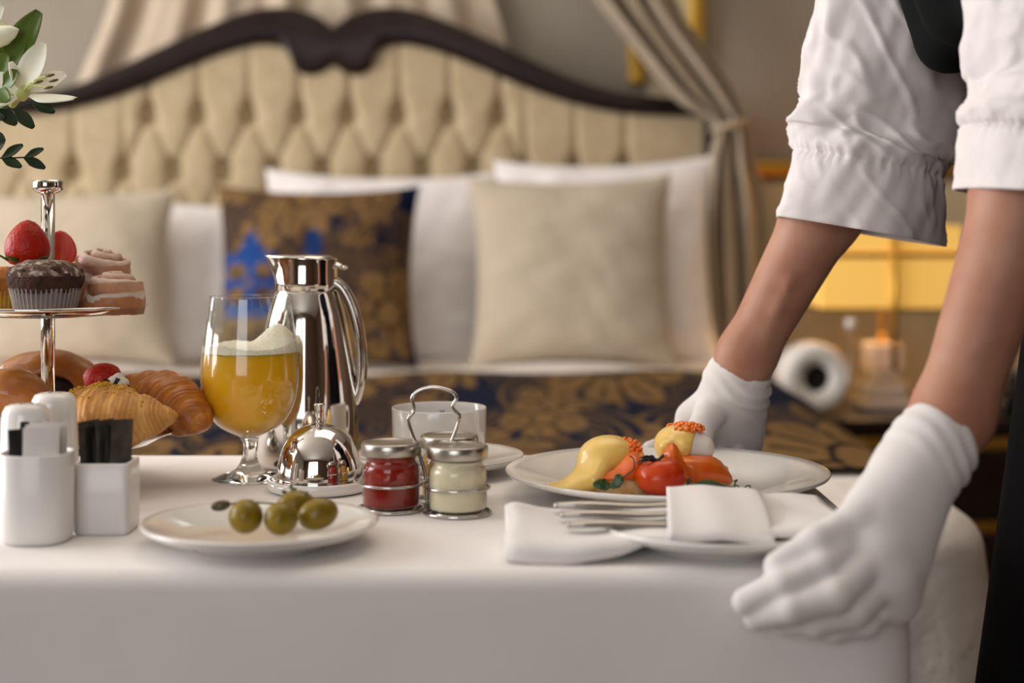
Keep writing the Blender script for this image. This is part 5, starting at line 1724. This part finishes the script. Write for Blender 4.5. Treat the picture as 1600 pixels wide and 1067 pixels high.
# far (right) hand holding the rim of the plate from behind
kn = [s3(1084, 655, 1.545), s3(1112, 672, 1.560), s3(1138, 682, 1.566), s3(1158, 686, 1.566)]
fg = [[kn[0], s3(1056, 682, 1.540), s3(1034, 697, 1.524), s3(1016, 702, 1.508)],
      [kn[1], s3(1100, 702, 1.565), s3(1092, 710, 1.545), s3(1086, 713, 1.522)],
      [kn[2], s3(1132, 702, 1.570), s3(1127, 709, 1.550), s3(1123, 712, 1.526)],
      [kn[3], s3(1158, 702, 1.570), s3(1156, 708, 1.554), s3(1154, 711, 1.534)]]
th = [s3(1122, 622, 1.532), s3(1108, 648, 1.515), s3(1098, 664, 1.505), s3(1096, 692, 1.492)]
v, q = glove(CU_F, WR_F, .0293, kn, fg, th, (.0098, .0098, .0095, .0088), (.0245, .0165), V3(.8, 0, -.5), wr_seed=3,
             extra=[(WR_F, s3(1150, 655, 1.552), .0275, .0235), (s3(1165, 610, 1.545), s3(1168, 690, 1.562), .020, .0135), (s3(1128, 640, 1.552), s3(1130, 696, 1.566), .020, .0135)], rt=.0115)
add('glove', (v, q), 'glove', person, world=True)

# ------------------------------------------------------------------ flowers at the upper left
mat('petal', srgb(244, 240, 222), .5, col2=srgb(236, 234, 204), nscale=14, sss=.2)
mat('petal_green', srgb(206, 210, 140), .5, col2=srgb(190, 196, 110), nscale=14)
mat('lily_leaf', srgb(110, 130, 40), .45, col2=srgb(80, 104, 28), nscale=20)
mat('ruscus', srgb(38, 58, 24), .5, col2=srgb(26, 42, 16), nscale=30, spec=.25)
mat('anther', srgb(120, 104, 40), .7, col2=srgb(90, 76, 28), nscale=60)
VX, VY = -.60, 1.44
vs_ = tag(add('flower_vase', lathe([(0, 0), (.036, 0), (.040, .004), (.046, .05), (.042, .11), (.030, .16), (.027, .19), (.031, .205), (.029, .205), (.025, .19), (.038, .11), (.042, .05), (.036, .008), (0, .006)], 64), 'porcelain'),
          'white porcelain vase holding the lilies beyond the left edge', 'vase')
vs_.location = (VX, VY, TZ)
MOUTH = V3(VX, VY, TZ + .20)
def stem_to(parent, q, r=.0022, m='lily_leaf', bow=.02):
    b = V3(VX + random.uniform(-.010, .010), VY + random.uniform(-.010, .010), TZ + .02)
    mid = MOUTH + V3(random.uniform(-.008, .008), random.uniform(-.008, .008), 0)
    add('stem', tube(crom([b, mid, mid * .45 + np.array(q) * .55 + V3(0, 0, bow), np.array(q)], 8), r, 8), m, parent, world=True)
FYL = 1.40
def lily(center, petals, label, greens=()):
    c = s3(*center)
    o = thing('lily', label, 'flower', tuple(c), 'white lilies in the vase')
    stem_to(o, c)
    for (x, y, Y, w, up, curl, cup) in petals:
        add('petal', blade(c + V3(0, .002, 0), s3(x, y, Y), w, up, curl, cup, 16, 4, base=.3), 'petal', o, world=True, solid=.0006)
    return o, c
l1, c = lily((36, 146, FYL), [(66, 66, 1.405, .0140, (-.3, -1, .2), -.05, .35), (118, 157, 1.38, .0105, (.0, -.5, 1), .04, -.25), (-26, 168, 1.385, .0100, (0, -.4, 1), .02, -.2),
                              (102, 114, 1.41, .0110, (-.2, -1, .5), -.06, .3), (16, 96, 1.39, .0055, (.3, -1, .2), .05, .3), (-20, 120, 1.41, .011, (0, -1, .3), 0, .3)],
             'open white lily with outspread petals at the upper left')
for (x, y, Y) in ((78, 118, 1.37), (76, 137, 1.372), (60, 128, 1.365), (84, 126, 1.385)):
    q = s3(x, y, Y)
    add('filament', tube(crom([c, (c + q) / 2 + V3(0, -.004, .004), q], 5), .0006, 6), 'petal_green', l1, world=True)
    add('anther', tube([q + V3(-.004, 0, -.001), q, q + V3(.004, 0, .001)], [.0008, .0014, .0008], 8), 'anther', l1, world=True)
add('throat', tube(crom([c + V3(-.012, .004, -.012), c + V3(-.004, .002, -.003), c + V3(.004, -.001, .003)], 5), [.003] * 5 + [.006] * 6, 12), 'petal_green', l1, world=True)
l2 = thing('lily_bud', 'pale green closed lily bud at the upper left edge', 'flower', tuple(s3(6, 58, 1.41)), 'white lilies in the vase')
stem_to(l2, s3(-8, 66, 1.41))
add('bud', tube(crom([s3(-24, 74, 1.41), s3(-8, 62, 1.408), s3(8, 54, 1.405), s3(29, 46, 1.40)], 6), np.interp(np.linspace(0, 1, 19), [0, .3, .6, .85, 1], [.003, .0085, .0095, .006, .0008]), 16), 'petal', l2, world=True)
l3, c3 = lily((-30, 40, 1.43), [(4, 8, 1.43, .011, (0, -1, 0), 0, .3), (-60, 0, 1.43, .011, (0, -1, 0), 0, .3), (-80, 60, 1.42, .011, (0, -1, .3), 0, .3), (-20, 90, 1.42, .009, (0, -1, .3), 0, .3), (10, 40, 1.44, .009, (0, -1, .3), 0, .3)],
             'half-seen white lily at the very corner above the bud')
lf = thing('lily_leaf_stem', 'upright fresh green leaves behind the open lily', 'foliage', tuple(s3(0, 130, 1.42)))
stem_to(lf, s3(-6, 126, 1.42))
for (x0, y0, x1, y1, Y, w) in ((2, 120, 64, 18, 1.425, .0135), (-8, 124, 40, 60, 1.43, .012), (-10, 130, 12, 84, 1.415, .010), (4, 135, 30, 112, 1.40, .008), (-10, 140, 14, 160, 1.40, .008)):
    add('leaf', blade(s3(x0, y0, Y), s3(x1, y1, Y - .01), w, (.2, -1, .3), .04, .4, 14, 4), 'lily_leaf', lf, world=True, solid=.0006)
def ruscus(start, leaves, label, mid):
    o = thing('ruscus_sprig', label, 'foliage', tuple(s3(*start)), 'dark green sprigs in the vase')
    stem_to(o, s3(*start), .0014, 'ruscus', bow=.03)
    add('twig', tube(crom([s3(*start)] + [s3(*m_) for m_ in mid], 5), .0007, 6), 'ruscus', o, world=True)
    for (x0, y0, x1, y1, Y, w) in leaves:
        add('leaf', blade(s3(x0, y0, Y), s3(x1, y1, Y - .004), w, (.1, -1, .35), .05, .3, 12, 3, base=.5), 'ruscus', o, world=True, solid=.0005)
ruscus((-20, 246, 1.385), [(2, 247, 37, 227, 1.385, .0046), (2, 246, 34, 262, 1.385, .0046), (38, 246, 69, 233, 1.385, .0038), (37, 246, 71, 264, 1.385, .0045), (-14, 240, 8, 222, 1.385, .004), (-18, 220, 8, 222, 1.39, .004)],
       'lower dark green sprig with four small leaves above the post', [(5, 247, 1.385), (38, 246, 1.385)])
ruscus((-10, 170, 1.39), [(0, 172, 26, 196, 1.39, .0060), (22, 170, 53, 201, 1.388, .0058), (50, 162, 86, 177, 1.392, .0046), (-14, 180, 8, 186, 1.39, .005), (-12, 205, 8, 222, 1.39, .004)],
       'upper dark green sprig hanging under the open lily', [(22, 170, 1.388), (50, 162, 1.392)])
